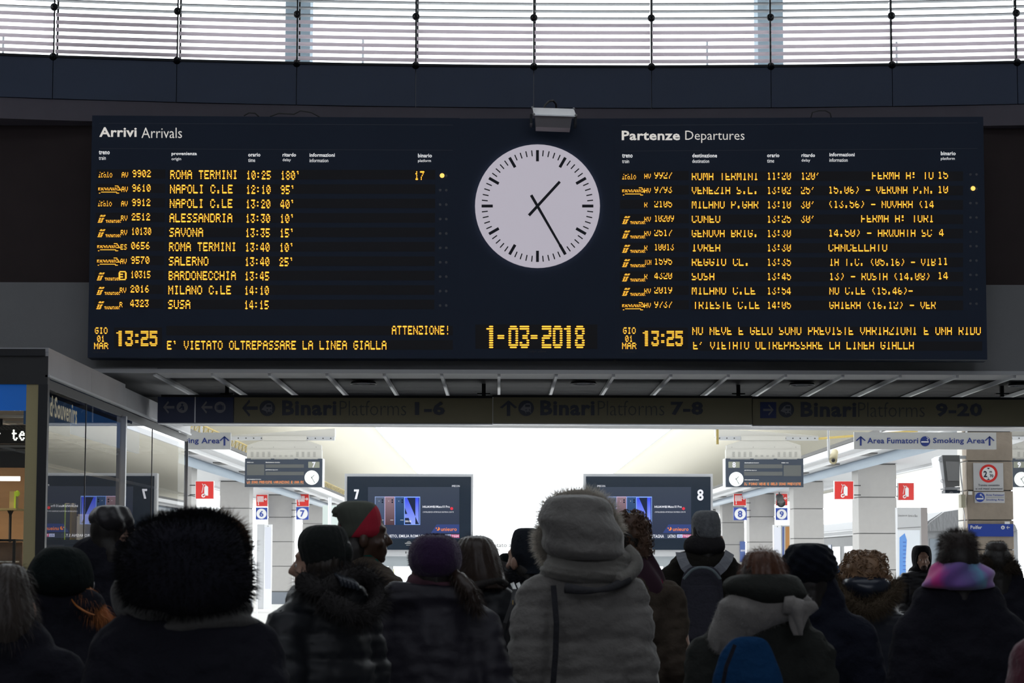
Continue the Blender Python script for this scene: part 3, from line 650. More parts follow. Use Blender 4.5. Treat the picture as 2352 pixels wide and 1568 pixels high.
# columns
cl_box = {}
def column(X0, Y0, w, t, label, plinth=.45):
    c = thing('column', (X0, Y0, 0), label, 'column', 'grey clad columns along the platforms')
    a, b = X0 - w / 2, X0 + w / 2
    box('core', (a + .02, Y0 + .02, 0), (b - .02, Y0 + t - .02, 4.22), M_joint, c)
    box('plinth', (a - .02, Y0 - .02, 0), (b + .02, Y0 + t + .02, plinth), mat('slate plinth', (.16, .18, .21), .5), c)
    zs_ = [plinth + .03, 1.42, 2.34, 3.26, 4.10]
    for z0, z1 in zip(zs_, zs_[1:]):
        g = .013
        box('cladding_panel', (a, Y0, z0 + g), (b, Y0 + .03, z1 - g), M_clad, c); box('cladding_panel', (a, Y0 + .035, z0 + g), (a + .03, Y0 + t, z1 - g), M_clad, c)
        box('cladding_panel', (b - .03, Y0 + .035, z0 + g), (b, Y0 + t, z1 - g), M_clad, c); box('cladding_panel', (a + .035, Y0 + t - .03, z0 + g), (b - .035, Y0 + t, z1 - g), M_clad, c)
    box('capital', (a - .03, Y0 - .03, 4.12), (b + .03, Y0 + t + .03, 4.16), M_white, c)
CL = [(-8.3, 60), (-8.3, 74), (-8.25, 89), (-8.2, 104), (-8.2, 119), (-8.2, 134)]
CR = [(9.65, 60), (9.6, 73), (9.6, 86), (9.85, 99), (9.85, 112), (9.6, 126)]
lab = ['grey clad column just right of the shop glass', 'first full grey clad column left of platform display 7', 'grey clad column between the blue 6 and 7 signs', 'slim far grey clad column right of the blue 7 sign', 'distant grey clad column behind the left screen', 'farthest grey clad column on the left']
for (x, y), l in zip(CL, lab): column(x, y, .93, 1.1, l)
lab = ['largest grey clad column under the smoking area sign', 'grey clad column right of the blue 9 sign', 'grey clad column between the blue 8 and 9 signs', 'grey clad column left of the blue 8 sign', 'distant grey clad column behind the right screen', 'farthest grey clad column on the right']
for (x, y), l in zip(CR, lab): column(x, y, .93 if y > 60 else .97, 1.1, l)

def sheet(name, x0, y0, x1, y1, Y, m, parent, dep=.06, side=None):
    a = at(x0, y1, Y); b = at(x1, y0, Y)
    return box(name, (a.x, Y, a.z), (b.x, Y + dep, b.z), m, parent)
def yp(Y): return Plane((0, Y, 0), (0, -1, 0))
M_whiteink = mat('white print', (.75, .75, .75), .5)
def sign_box(x0, y0, x1, y1, Y, m, label, cat, side, armto=None, border=1.2, group=None):
    t = thing('wall_sign', at((x0 + x1) / 2, y1, Y), label, cat, group)
    sheet('frame', x0, y0, x1, y1, Y, M_whiteink if border else m, t, .10)
    if border: quad_mb(MB(), yp(Y).hit, x0 + border, y0 + border, x1 - border, y1 - border, .003).build('face', m, t)
    a = at(x0 if side < 0 else x1, (y0 + y1) / 2, Y + .05)
    xe = armto if armto is not None else a.x + side * .15
    for dz in (-.12, .12): MB().box(Vector((min(a.x, xe), a.y - .015, a.z + dz - .012)), Vector((max(a.x, xe), a.y + .015, a.z + dz + .012))).build('bracket', M_black, t)
    return t
def extinguisher(t, x0, y0, x1, y1, Y):
    u = lambda f: x0 + (x1 - x0) * f; v = lambda f: y0 + (y1 - y0) * f; m = yp(Y).hit; mb = MB()
    quad_mb(mb, m, u(.48), v(.32), u(.70), v(.82), .006); poly_mb(mb, m, [(u(.5), v(.32)), (u(.54), v(.26)), (u(.64), v(.26)), (u(.69), v(.32))], .006)
    mb.build('pictogram', M_whiteink, t)
    ring_mb(MB(), m, u(.43), v(.82), (x1 - x0) * .05, (x1 - x0) * .11, .006, 16).build('pictogram', M_whiteink, t)
    line_mb(MB(), m, [(u(.58), v(.26)), (u(.56), v(.20)), (u(.48), v(.18)), (u(.42), v(.27)), (u(.38), v(.5)), (u(.34), v(.66))], (x1 - x0) * .03, .006).build('pictogram', M_whiteink, t)
    line_mb(MB(), m, [(u(.36), v(.14)), (u(.44), v(.26))], (x1 - x0) * .03, .006).build('pictogram', M_whiteink, t)
def hose(t, x0, y0, x1, y1, Y):
    u = lambda f: x0 + (x1 - x0) * f; v = lambda f: y0 + (y1 - y0) * f; m = yp(Y).hit
    for k in range(5): quad_mb(MB(), m, u(.10 + .115 * k), v(.14), u(.175 + .115 * k), v(.62), .006).build('pictogram', M_whiteink, t)
    quad_mb(MB(), m, u(.17), v(.6), u(.22), v(.82), .006).build('pictogram', M_whiteink, t); disc_mb(MB(), m, u(.195), v(.85), (x1 - x0) * .05, .006, 10).build('pictogram', M_whiteink, t)
    quad_mb(MB(), m, u(.64), v(.38), u(.74), v(.41), .006).build('pictogram', M_whiteink, t); ring_mb(MB(), m, u(.83), v(.395), (x1 - x0) * .045, (x1 - x0) * .10, .006, 14).build('pictogram', M_whiteink, t)
def number_sign(x0, y0, x1, y1, Y, ch, label, side, armto):
    t = sign_box(x0, y0, x1, y1, Y, M_blue, label, 'sign', side, armto, 0, 'blue platform number signs')
    cx = (x0 + x1) / 2; cy = (y0 + y1) / 2 + .5; r = (x1 - x0) * .43
    disc_mb(MB(), yp(Y).hit, cx, cy, r, .004).build('number_disc', M_whiteink, t)
    mb = MB(); text_mb(mb, ch, yp(Y).hit, cx - r * .42, cy - r * .62, cx + r * .42, cy + r * .62, .03, .008); mb.build('number', M_blue, t)
t = sign_box(448.5, 1104, 491.5, 1146, 59.6, M_red, 'red fire extinguisher sign beside the shop glass', 'sign', -1, -7.83, group='red fire extinguisher signs'); extinguisher(t, 450, 1105, 490, 1145, 59.6)
t = sign_box(1916, 1104, 1961, 1147, 59.6, M_red, 'red fire extinguisher sign left of the largest right column', 'sign', 1, 9.17, group='red fire extinguisher signs'); extinguisher(t, 1918, 1106, 1959, 1145, 59.6)
t = sign_box(2062.5, 1108, 2100, 1149, 60.4, M_red, 'red fire extinguisher sign right of the largest right column', 'sign', -1, 10.12, group='red fire extinguisher signs'); extinguisher(t, 2062, 1109, 2098, 1147, 60.4)
for (x0, y0, x1, y1, Y, side, to, lb) in ((588, 1135, 615, 1163, 88.6, 1, -8.72, 'red fire hose sign above the blue number six sign'), (681, 1134, 710, 1163, 88.6, -1, -7.8, 'red fire hose sign above the blue number seven sign'), (1685, 1133, 1714, 1161, 85.6, 1, 9.15, 'red fire hose sign above the blue number eight sign'), (1782, 1133, 1809, 1161, 85.6, -1, 10.07, 'red fire hose sign above the blue number nine sign, a loudspeaker in front')):
    t = sign_box(x0, y0, x1, y1, Y, M_red, lb, 'sign', side, to, .8, 'red fire hose signs'); hose(t, x0 + .5, y0 + .5, x1 - .5, y1 - .5, Y)
number_sign(587, 1165, 614, 1193, 88.6, '6', 'blue sign with the number six in a white disc', 1, -8.72)
number_sign(680, 1164, 709, 1193, 88.6, '7', 'blue sign with the number seven in a white disc', -1, -7.8)
number_sign(1685, 1165, 1715, 1194, 85.6, '8', 'blue sign with the number eight in a white disc', 1, 9.15)
number_sign(1782, 1166, 1809, 1194, 85.6, '9', 'blue sign with the number nine in a white disc', -1, 10.07)
sp = thing('loudspeaker', at(1793, 1160, 85.2), 'dark horn loudspeaker in front of the red sign above platform 9', 'loudspeaker')
a = at(1790, 1140, 84.9); b = at(1794, 1155, 84.6)
MB().tube([a, b], [.13, .14], 14).build('housing', M_joint, sp, smooth=True); MB().torus(b, .13, .03, 'Y').build('horn_rim', M_black, sp, smooth=True)
MB().tube([a, Vector((a.x, 84.9, a.z + .25)), Vector((10.0, 85.98, a.z + .25))], .02, 6).build('bracket', M_black, sp)
# framed timetables / blue sheet on the columns
pst = thing('poster', at(1706, 1298, 98.97), 'small blue notice sheet on the column behind the number eight sign', 'poster')
sheet('sheet', 1700, 1243, 1712, 1290, 98.945, mat('blue notice', (.08, .13, .35), .5), pst, .05)
for k in range(3): quad_mb(MB(), yp(98.945).hit, 1701.5 + 3.4 * k, 1262, 1703.5 + 3.4 * k, 1266, .004).build('print_mark', M_whiteink, pst)

# big advertising screens 7 and 8
YS = 31.2; sp_ = yp(YS).hit
M_scr = gradient_emis('screen background', (.035, .045, .085), (.055, .07, .10), 1.0); M_scrblk = mat('screen bezel', (.02, .03, .045), .15, coat=.4, emit=(.02, .03, .05), es=.22)
M_band = emis('screen blue band', (.045, .07, .22), 1.0); M_ticker = emis('screen ticker band', (.05, .065, .11), 1.0)
M_txt = emis('screen white text', (.9, .92, 1.0), 1.0); M_or = emis('screen orange logo', (1.0, .28, .07), 1.0); M_redd = emis('screen red dot', (.8, .05, .08), 1)
M_skyb = emis('screen pale badge', (.62, .68, .95), 1); M_tg = emis('screen red badge', (.6, .1, .25), 1)
ph = [gradient_emis('phone grey', (.05, .08, .16), (.10, .13, .2), 1), gradient_emis('phone rose', (.09, .05, .06), (.3, .2, .24), 1), gradient_emis('phone navy', (.02, .05, .12), (.05, .1, .22), 1), gradient_emis('phone blue A', (.3, .4, .95), (.05, .09, .9), 1)]
M_edge = emis('phone lit edge', (.25, .42, 1.0), 1); M_pk = emis('phone rose edge', (.65, .5, .75), 1); M_dk = emis('phone dark lens', (.01, .015, .03), 1); M_dkscr = emis('phone screen black', (.02, .03, .07), 1)
def big_screen(ox, num, nx, imx, lab_):
    t = thing('advertising_screen', at(ox + 148, 1275, YS), lab_, 'screen', 'large advertising screens')
    sheet('frame', ox, 1088, ox + 297, 1277, YS + .02, M_white, t, .16)
    sheet('bezel', ox + 6, 1094.5, ox + 296 - 4, 1262, YS, M_scrblk, t, .05)
    dx = ox - 790 + imx           # image offset
    im = quad_mb(MB(), sp_, 845 + dx, 1118, 1055 + dx, 1237, .002).build('picture', M_scr, t)
    poly_mb(MB(), sp_, [(990 + dx, 1223.5), (1003 + dx, 1204), (1055 + dx, 1204), (1055 + dx, 1223.5)], .004).build('banner', M_band, im)
    quad_mb(MB(), sp_, 845 + dx, 1226, 1055 + dx, 1237, .003).build('ticker_band', M_ticker, im)
    xs = [861, 883.5, 906.5, 928.5, 965]
    for k in range(4):
        a, b = xs[k] + dx, xs[k + 1] + dx
        quad_mb(MB(), sp_, a, 1140, b, 1205, .004).build('phone_edge', [M_edge, M_pk, M_edge, M_edge][k] if k else MATS['phone edge grey'] if 'phone edge grey' in MATS else emis('phone edge grey', (.3, .4, .7), 1), im)
        if k < 3:
            quad_mb(MB(), sp_, a + 1.2, 1141.5, b - .2, 1205, .006).build('phone_back', ph[k], im)
            for yy in (1148, 1153): disc_mb(MB(), sp_, a + 17.5, yy, 1.9, .008, 12).build('phone_lens', M_dk, im)
            disc_mb(MB(), sp_, a + 9.5, 1150.5, .7, .008, 8).build('phone_flash', M_txt, im)
            quad_mb(MB(), sp_, a + 13, 1193.5, a + 20, 1194.3, .008).build('phone_mark', M_txt, im)
        else:
            quad_mb(MB(), sp_, a + 1.5, 1142.5, b - 1.5, 1203.5, .006).build('phone_screen', M_dkscr, im)
            mb = MB(); poly_mb(mb, sp_, [(a + 1.5, 1142.5), (a + 6.5, 1142.5), (a + 25.5, 1186), (a + 25.5, 1203.5), (a + 16, 1203.5), (a + 10, 1189), (a + 1.5, 1189), (a + 1.5, 1180), (a + 7, 1180), (a + 1.5, 1166)], .008)
            mb.build('letter_shape', ph[3], im)
            mb = MB(); poly_mb(mb, sp_, [(a + 25.5, 1142.5), (a + 33.5, 1142.5), (a + 33.5, 1203.5), (a + 25.5, 1186)], .008); mb.build('letter_shape', ph[3], im)
            mb = MB(); text_mb(mb, '08:08', sp_, a + 2, 1194.5, a + 16, 1199, 0, .01); mb.build('phone_clock', M_txt, im)
    for s_, a, y0, b, y1, bd, m in (('HUAWEI', 971, 1161, 1000, 1166, .03, M_txt), ('Mate10 Pro', 1002, 1160.5, 1033, 1166, .01, M_txt), ("L'INTELLIGENZA ARTIFICIALE CHE PENSA CON TE", 971.5, 1174, 1042, 1177, 0, M_txt), ('unieuro', 1013, 1211, 1049, 1219, .01, M_or), ('IMECON', 1038, 1113.5, 1056, 1118, 0, MATS['screen white text'])):
        mb = MB(); s2 = dx if s_ != 'IMECON' else (dx if imx == 0 else ox - 790 - 216 + imx * 0 + 56)
        if s_ == 'IMECON' and imx: s2 = 1372 - 1038
        text_mb(mb, s_, sp_, a + s2, y0, b + s2, y1, bd, .006); mb.build('screen_lettering', m, im)
    disc_mb(MB(), sp_, 1037.5 + dx, 1167.5, 3.4, .006, 18).build('red_dot', M_redd, im)
    mb = MB(); ring_mb(mb, sp_, 1006 + dx, 1214, 1.0, 4.2, .006, 16, -math.pi * .42, math.pi * .75); mb.build('swirl_mark', M_or, im)
    mb = MB(); disc_mb(mb, sp_, 1002.3 + dx, 1212.5, 1.5, .006, 10); mb.build('swirl_mark', M_or, im)
    quad_mb(MB(), sp_, 1022.5 + dx, 1227, 1035.5 + dx, 1234.3, .005).build('badge', M_skyb, im); quad_mb(MB(), sp_, 1035.5 + dx, 1227, 1055 + dx, 1234.3, .005).build('badge', M_tg, im)
    mb = MB(); text_mb(mb, 'sky', sp_, 1024 + dx, 1228, 1034 + dx, 1233.8, .01, .008); mb.build('screen_lettering', M_blue, im)
    mb = MB(); text_mb(mb, 'TG24', sp_, 1037 + dx, 1228.3, 1053.5 + dx, 1233, .01, .008); mb.build('screen_lettering', M_txt, im)
    tk = [(', VENETO, EMILIA ROMAGNA S.T.', 877, 998)] if num == '7' else [('BRETAGNA', 1490 - dx, 1525 - dx), ('LATINO', 1534 - dx, 1552 - dx)]
    for s_, a, b in tk:
        mb = MB(); text_mb(mb, s_, sp_, a + dx, 1227.5, b + dx, 1234.8, .012, .006); mb.build('screen_lettering', M_txt, im)
    # numeral
    mb = MB()
    if num == '7': poly_mb(mb, sp_, [(813, 1123.5), (824.5, 1123.5), (824.5, 1126.5), (819.5, 1146), (814.5, 1146), (819, 1128.5), (813, 1128.5)], .004)
    else: ring_mb(mb, sp_, 1608.7, 1130.5, 2.4, 6.8, .004, 24); ring_mb(mb, sp_, 1608.7, 1142, 2.5, 7.2, .004, 24)
    mb.build('platform_numeral', MATS['screen white text'], t)
    # small arched station emblem
    cx = 939 if num == '7' else ox + 149
    mb = MB(); ring_mb(mb, sp_, cx, 1248, 4.6, 5.6, .004, 16, math.pi, 2 * math.pi); ring_mb(mb, sp_, cx, 1248, 2.2, 3.2, .004, 12, math.pi, 2 * math.pi); quad_mb(mb, sp_, cx - 9, 1246.5, cx + 9, 1248.3, .005); quad_mb(mb, sp_, cx - 6, 1251, cx + 6, 1252, .004)
    mb.build('emblem', mat('dim white print', (.5, .5, .5), .5), t)
    quad_mb(MB(), yp(YS + .02).hit, 931.5 + ox - 790, 1266, 933.5 + ox - 790, 1271, .003).build('key_slot', M_black, t)
    # cabinet, glazed lower part and legs
    a = at(ox + 12, 1300, YS); b = at(ox + 285, 1277, YS)
    box('skirt_panel', (a.x, YS + .04, a.z), (b.x, YS + .14, b.z - .003), mat('pale grey skirt', (.5, .54, .57), .4), t)
    for f in (.02, .35, .65, .95): box('leg', (a.x + (b.x - a.x) * f - .03, YS + .06, 0), (a.x + (b.x - a.x) * f + .03, YS + .12, a.z + .01), M_white, t)
    mb = MB(); mb.box((a.x, YS + .085, .25), (b.x, YS + .095, a.z)); mb.build('glass_panel', M_gl, t)
big_screen(790, '7', 0, 0, 'left large advertising screen with white 7 and three phones')
big_screen(1340, '8', 0, -5.5 - 12 + 0, 'right large advertising screen with white 8 and three phones')
# buffer kiosk blocks, chairs and yellow bin seen under the left screen
for nm, x0, y0, x1, y1, Y, m, lb, ct in (('counter', 873, 1332, 893, 1348, 48, mat('slate blue counter', (.25, .33, .42), .5), 'small slate counter box on the far platform, left of the pair', 'counter'), ('counter', 895, 1328, 916, 1344, 50, MATS['slate blue counter'], 'small slate counter box on the far platform, right of the pair', 'counter')):
    t = thing(nm, at((x0 + x1) / 2, y1, Y), lb, ct); zlo = 0
    a = at(x0, y1, Y); b = at(x1, y0, Y); box('body', (a.x, Y, 0), (b.x, Y + .4, b.z), m, t); box('top', (a.x - .02, Y - .02, b.z), (b.x + .02, Y + .42, b.z + .03), M_white, t); MB().ell(((a.x + b.x) / 2, Y - .005, b.z - .06), .015, nu=8, nv=5).build('lock', M_white, t)
t = thing('notice_stand', at(905, 1328, 49.6), 'yellow printed sheet standing on the far slate counter', 'notice'); a = at(894, 1328, 50.1); b = at(905, 1306, 50.1)
box('sheet', (a.x, 50.1, a.z + .03), (b.x, 50.13, b.z), mat('pale yellow print', (.75, .6, .2), .5), t); MB().tube([(a.x + .05, 50.115, a.z - .02), (a.x + .05, 50.115, a.z + .1)], .01, 6).build('foot', M_steel, t)
def pole_thing(nm, p0, p1, r, m, lb, ct):
    t = thing(nm, p0, lb, ct); MB().tube([p0, p1], r, 8).build('shaft', m, t, smooth=True); MB().ell(p1, r * 1.3, nu=8, nv=6).build('cap', M_black, t, smooth=True)
# white notice board between the screens
t = thing('notice_board', at(1225, 1262, 52), 'white notice board between the screens, lettered Vietato attraversare i binari', 'sign')
sheet('board', 1112, 1236, 1332, 1266, 52, mat('very white board', (.85, .85, .85), .5), t, .06)
mb = MB(); text_mb(mb, 'Vietato attraversare', yp(52).hit, 1121.5, 1246.5, 1240, 1256, 0.0); mb.build('notice_print', M_joint, t); mb = MB(); text_mb(mb, 'i binari', yp(52).hit, 1248, 1246.5, 1290, 1256, 0.0); mb.build('notice_print', M_joint, t)
for x in (1120, 1325): p = at(x, 1262, 52.03); box('post', (p.x - .03, 52, 0), (p.x + .03, 52.06, p.z), M_white, t)

# hanging platform displays
def platform_display(ox, num, flip, lb, bar, Y=45, detail=True):
    m = yp(Y).hit; t = thing('platform_display', at(ox + 89, 1117, Y), lb, 'platform display', 'hanging platform displays'); sg = -1 if flip else 1
    X = (lambda x: ox + x) if not flip else (lambda x: ox + 181 - x)
    def sh(nm, x0, y0, x1, y1, mm, dep=.06, yo=0.0):
        a = at(min(X(x0), X(x1)), y1, Y + yo); b = at(max(X(x0), X(x1)), y0, Y + yo); return box(nm, (a.x, Y + yo, a.z), (b.x, Y + yo + dep, b.z), mm, t)
    sh('casing', 0, 1053, 178, 1118, mat('navy casing', (.025, .035, .055), .4), .3)
    sh('side_trim', 178, 1053, 181, 1118, M_white, .3, .01)
    sh('upper_casing', 5, 1032, 177, 1053, M_beige, .25, .03)
    mb = MB(); pts = [at(X(x), y, Y + .05) for x, y in ((6, 1032), (6, 1022), (40, 1011), (142, 1011), (176, 1022), (176, 1032))]; mb.prism(pts, (0, .2, 0)); mb.build('gusset_plate', M_beige, t)
    for k in range(4): disc_mb(MB(), yp(Y + .05).hit, X(17 + 49 * k), 1026.5, .8, .003, 8).build('bolt', M_joint, t)
    mb = MB()
    for k in range(12):
        tall = k < 4 or k > 7
        for j in range(5 if tall else 2): x = X(17 + 13 * k); quad_mb(mb, yp(Y + .03).hit, x - 3, 1038 + 2.4 * (j if tall else j + 3), x + 3, 1038.9 + 2.4 * (j if tall else j + 3), .003)
    mb.build('vent_slots', mat('vent shadow grey', (.2, .2, .19), .6), t, kind='stuff')
    for k in range(3): quad_mb(MB(), m, X(14 + 54 * k), 1053.2, X(60 + 54 * k), 1054.2, .003).build('edge_light', M_beige, t)
    G = mat('unlit display window', (.085, .09, .09), .35)
    rects = [(5, 1066, 45, 1091), (48, 1066, 136, 1074), (48, 1083, 136, 1091), (5, 1105, 136, 1113)] if not flip else [(5, 1068, 45, 1093), (48, 1066, 136, 1075), (48, 1083, 136, 1092), (5, 1107, 136, 1114)]
    for r in rects: quad_mb(MB(), m, X(r[0]), r[1], X(r[2]), r[3], .003).build('display_window', G, t)
    quad_mb(MB(), m, X(146), 1060, X(172), 1074, .003).build('number_window', mat('olive grey window', (.2, .21, .17), .4), t)
    if not detail: pass
    nx = X(159)
    mb = MB(); text_mb(mb, num, m, nx - 4, 1060.5, nx + 4, 1073.5, .03, .006); mb.build('platform_numeral', MATS['screen white text'], t)
    for s_, x0, y0, w in (('treno', 5, 1060, 8.5), ('train', 14.5, 1060, 6), ('destinazione', 48, 1060, 20), ('destination', 69, 1060, 12), ('partenza', 48, 1077.5, 15), ('departure', 64, 1077.5, 12), ('informazioni', 5, 1099, 20), ('information', 26, 1099, 12)):
        if flip:
            xa = {'treno': 133, 'train': 143, 'destinazione': 48, 'destination': 69, 'partenza': 48, 'departure': 64, 'informazioni': 48, 'information': 69}[s_] - 2 + ox - 0
        else: xa = ox + x0
        mb = MB(); text_mb(mb, s_, m, xa, y0 + (1 if flip else 0), xa + w, y0 + 2.6 + (1 if flip else 0), .02 if s_[-1] != 'n' else 0, .004); mb.build('caption', M_whiteink, t)
    msg = 'LO SONO PREVISTE VARIAZIONI E UNA RI' if not flip else 'IL PIANO NEVE E GELO SONO PREVISTE'
    xa = ox + 5 if not flip else ox + 45; wch = 131.0 / len(msg); i = 0; y = 1106.8 if not flip else 1111
    for word in msg.split(' '):
        led_rows(MB(), m, led_grid(word, L5), xa + i * wch, y - 2.2, wch / 6, 1.15, .95).build('led_lettering', M_ledred, t, kind='stuff'); i += len(word) + 1
    cx, cy, r = X(154), (1096.5 if not flip else 1100), 16.5
    dl = disc_mb(MB(), m, cx, cy, r, .006, 40).build('clock_dial', mat('small white dial', (.75, .78, .76), .4, emit=(.9, 1, .95), es=.35), t)
    for k in range(12):
        a = math.pi * k / 6; line_mb(MB(), m, [(cx + .78 * r * math.sin(a), cy - .78 * r * math.cos(a)), (cx + .9 * r * math.sin(a), cy - .9 * r * math.cos(a))], .7, .008).build('hour_mark', M_ink, dl)
    for a, r0, r1 in ((math.radians(43), -2, 8.5), (math.radians(150), -3, 13.5)): line_mb(MB(), m, [(cx + r0 * math.sin(a), cy - r0 * math.cos(a)), (cx + r1 * math.sin(a), cy - r1 * math.cos(a))], 1.1, .012).build('clock_hand', M_ink, dl)
    # cantilever bar
    xa, xb, xw = bar; zc = at(600, 1005, Y).z
    z = at(ox + 90, 1006, Y).z; A_ = at(xa, 1006, Y).x; B_ = at(xb, 1006, Y).x
    box('support_rail', (A_, Y + .06, z - .035), (B_, Y + .16, z + .035), M_steel, t)
    box('rail_sleeve', (at(X(40), 1006, Y).x if not flip else at(X(142), 1006, Y).x, Y + .04, z - .04), (at(X(142), 1006, Y).x if not flip else at(X(40), 1006, Y).x, Y + .2, z + .042), M_beige, t)
    mb = MB(); n_ = 14
    for k in range(n_):
        px = A_ + (B_ - A_) * (k + .5) / n_; mb.v += [Vector((px - .012, Y + .055, z - .008)), Vector((px + .012, Y + .055, z - .008)), Vector((px + .012, Y + .055, z + .012)), Vector((px - .012, Y + .055, z + .012))]; mb.face([4 * k, 4 * k + 1, 4 * k + 2, 4 * k + 3])
    mb.build('bolt_holes', M_black, t, kind='stuff')
    z2 = at(xw, 988 if not flip else 992, Y + 2.2).z; zt_ = z + .06
    P1 = Vector((A_, Y + .1, z + .036)); P2 = Vector((B_, Y + .1, z + .036)); w2 = Vector((at(xw, 990, Y).x, Y + .1, z + .14)) 
    pts = [P1, P2, P2 + Vector((0, 0, .16 if not flip else .02)), P1 + Vector((0, 0, .02 if not flip else .16))]
    mb = MB(); mb.prism(pts, (0, .35, 0)); mb.build('gutter_arm', M_beige, t)
    return t, z
td, z7 = platform_display(562, '7', False, 'hanging platform display with numeral 7 and clock on its right', (520, 768, 768))
MB().box((-6.75, 45.1, z7 + .02), (at(520, 1006, 45).x + .01, 45.2, z7 + .09)).box((-6.75, 45.1, z7 + .09), (-6.63, 45.2, 4.125)).build('support_arm', M_steel, td)
td, z8 = platform_display(1664, '8', True, 'hanging platform display with numeral 8 and clock on its left', (1645, 1881, 1645))
MB().tube([(at(1881, 1012, 45).x, 45.15, z8), (8.05, 45.15, 4.125)], .025, 6).build('support_arm', MATS['ochre cable tray'], td)
td, z9 = platform_display(2319, '9', True, 'hanging platform display with numeral 9 at the right edge behind the stone pillar', (2300, 2536, 2300), 45.02)
MB().box((11.3, 45.1, z9 + .07), (11.4, 45.2, 4.125)).box((at(2536, 1012, 45).x - .02, 45.1, z9), (11.4, 45.2, z9 + .07)).build('support_arm', M_steel, td)
for px in (1648,):
    p = at(px, 1000, 29.2); MB().tube([Vector((p.x, 29.2, 6.2)), Vector((p.x, 29.2, at(1648, 1020, 29.2).z))], .016, 8).build('hanging_pipe', MATS['ochre cable tray'], label='short ochre conduit hanging left of platform display 8', category='pipe')
# smoking area signs
YK = 29.2
def smoking(ox, lb):
    t = thing('smoking_sign', at(ox + 162, 1031, YK), lb, 'direction sign', 'grey smoking area signs'); m = yp(YK).hit
    sheet('panel', ox, 993, ox + 326, 1031, YK, M_panelgrey, t, .04)
    for xx in (ox + 15, ox + 311): arrow(MB(), m, xx, 1012, 22, -math.pi / 2, 4.2).build('arrow', M_blue2, t)
    for s_, a, b, y0, y1 in (('Area', 30, 69, 1005, 1018), ('Fumatori', 75.5, 147, 1005, 1018), ('Smoking', 181, 252, 1005, 1021), ('Area', 258, 300, 1005, 1018)):
        mb = MB(); text_mb(mb, s_, m, ox + a, y0, ox + b, y1, .018); mb.build('sign_lettering', M_blue2, t)
    d = disc_mb(MB(), m, ox + 163, 1013, 11.5).build('pictogram_disc', M_blue2, t)
    mb = MB(); quad_mb(mb, m, ox + 154, 1013, ox + 171, 1016, .006); mb.build('pictogram', M_whiteink, t)
    mb = MB(); line_mb(mb, m, [(ox + 170, 1012), (ox + 167, 1009), (ox + 171, 1007), (ox + 166, 1003)], 1, .006); mb.build('pictogram', M_whiteink, t)
    for xx in (ox + 61, ox + 258):
        p = at(xx, 993, YK + .02); MB().tube([p, Vector((p.x, p.y, 6.2))], .012, 8).build('hanger_rod', M_white, t)
    return t
smoking(1962, 'grey hanging smoking area sign on the right, with two blue arrows')
smoking(204.5, 'grey hanging smoking area sign on the left, half hidden by the shop')
box('trim_11', (-14, 29.1, 6.15), (14, 29.35, 6.3), M_canopy, label='cross beam carrying the smoking area signs', **S)

# stone pillar
YP = 29.6
pl_ = thing('stone_pillar', at(2270, 1290, YP + .3), 'brown stone pillar at the right with traffic and police signs', 'pillar')
zj = [at(2270, y, YP).z for y in (1262, 1194, 1127, 1060)]; dz = zj[1] - zj[0]
zz = [0]; z = zj[0]
while z - dz > .1: z -= dz
zz = [0]
while z < 6.0: zz.append(z); z += dz
zz.append(6.1)
xa = at(2221, 1130, YP).x; xb = at(2327, 1130, YP).x
box('core', (xa + .02, YP + .02, 0), (xb - .02, YP + .6, 6.1), M_joint, pl_)
M_stonew = mat('paler pillar stone', (.62, .60, .56), .8, var=.12, scale=4)  # paler tone for the rear blocks of the pillar
for a, b in zip(zz, zz[1:]):
    j = random.uniform(-.004, .004)
    box('stone_block', (xa, YP + j, a + .006), (xb, YP + .28, b - .006), M_stone, pl_, bevel=.006)
    box('stone_block', (xa + .005, YP + .285, a + .006), (xb - .005, YP + .62, b - .006), M_stonew, pl_, bevel=.006)
m = yp(YP - .015).hit
ts = thing('traffic_sign', m(2268, 1127), 'white board with red ring height limit 2.70 m on the stone pillar', 'traffic sign')
sheet('plate', 2236.5, 1063, 2304, 1127, YP - .015, mat('grey white plate', (.48, .48, .49), .5), ts, .012)
ring_mb(MB(), m, 2270.5, 1087, 15.3, 20.8, .003, 40).build('red_ring', M_red, ts); disc_mb(MB(), m, 2270.5, 1087, 15.3, .003).build('ring_field', M_whiteink, ts)
for s_, a, y0, b, y1 in (('2', 2259, 1081, 2267.5, 1095.5), ('m', 2273, 1081.5, 2278.5, 1085.5), ('70', 2273, 1089, 2281.5, 1096)):
    mb = MB(); text_mb(mb, s_, m, a, y0, b, y1, .03, .006); mb.build('print', M_ink, ts)
disc_mb(MB(), m, 2270, 1096, .9, .006, 8).build('print', M_ink, ts)
for pts in ([(2266.5, 1074), (2274, 1074), (2270.3, 1077.6)], [(2267, 1101.5), (2274, 1101.5), (2270.5, 1098)]): poly_mb(MB(), m, pts, .006).build('print', M_ink, ts)
for s_, a, y0, b, y1 in (('Transito consentito', 2247, 1111.5, 2296, 1116), ('ai soli mezzi autorizzati', 2241, 1119.5, 2303, 1124)):
    mb = MB(); text_mb(mb, s_, m, a, y0, b, y1, .012, .004); mb.build('print', M_ink, ts)
ts = thing('small_smoking_sign', m(2272, 1154), 'small white smoking area plate on the stone pillar', 'sign')
sheet('plate', 2239, 1129.5, 2307.5, 1154.5, YP - .015, MATS['grey white plate'], ts, .012); disc_mb(MB(), m, 2251, 1141.5, 11, .003).build('pictogram_disc', M_blue, ts)
quad_mb(MB(), m, 2243, 1143.5, 2259, 1146.5, .005).build('pictogram', M_whiteink, ts); line_mb(MB(), m, [(2258, 1143), (2257, 1139), (2251, 1137), (2252, 1134), (2255, 1136)], 1.2, .005).build('pictogram', M_whiteink, ts)
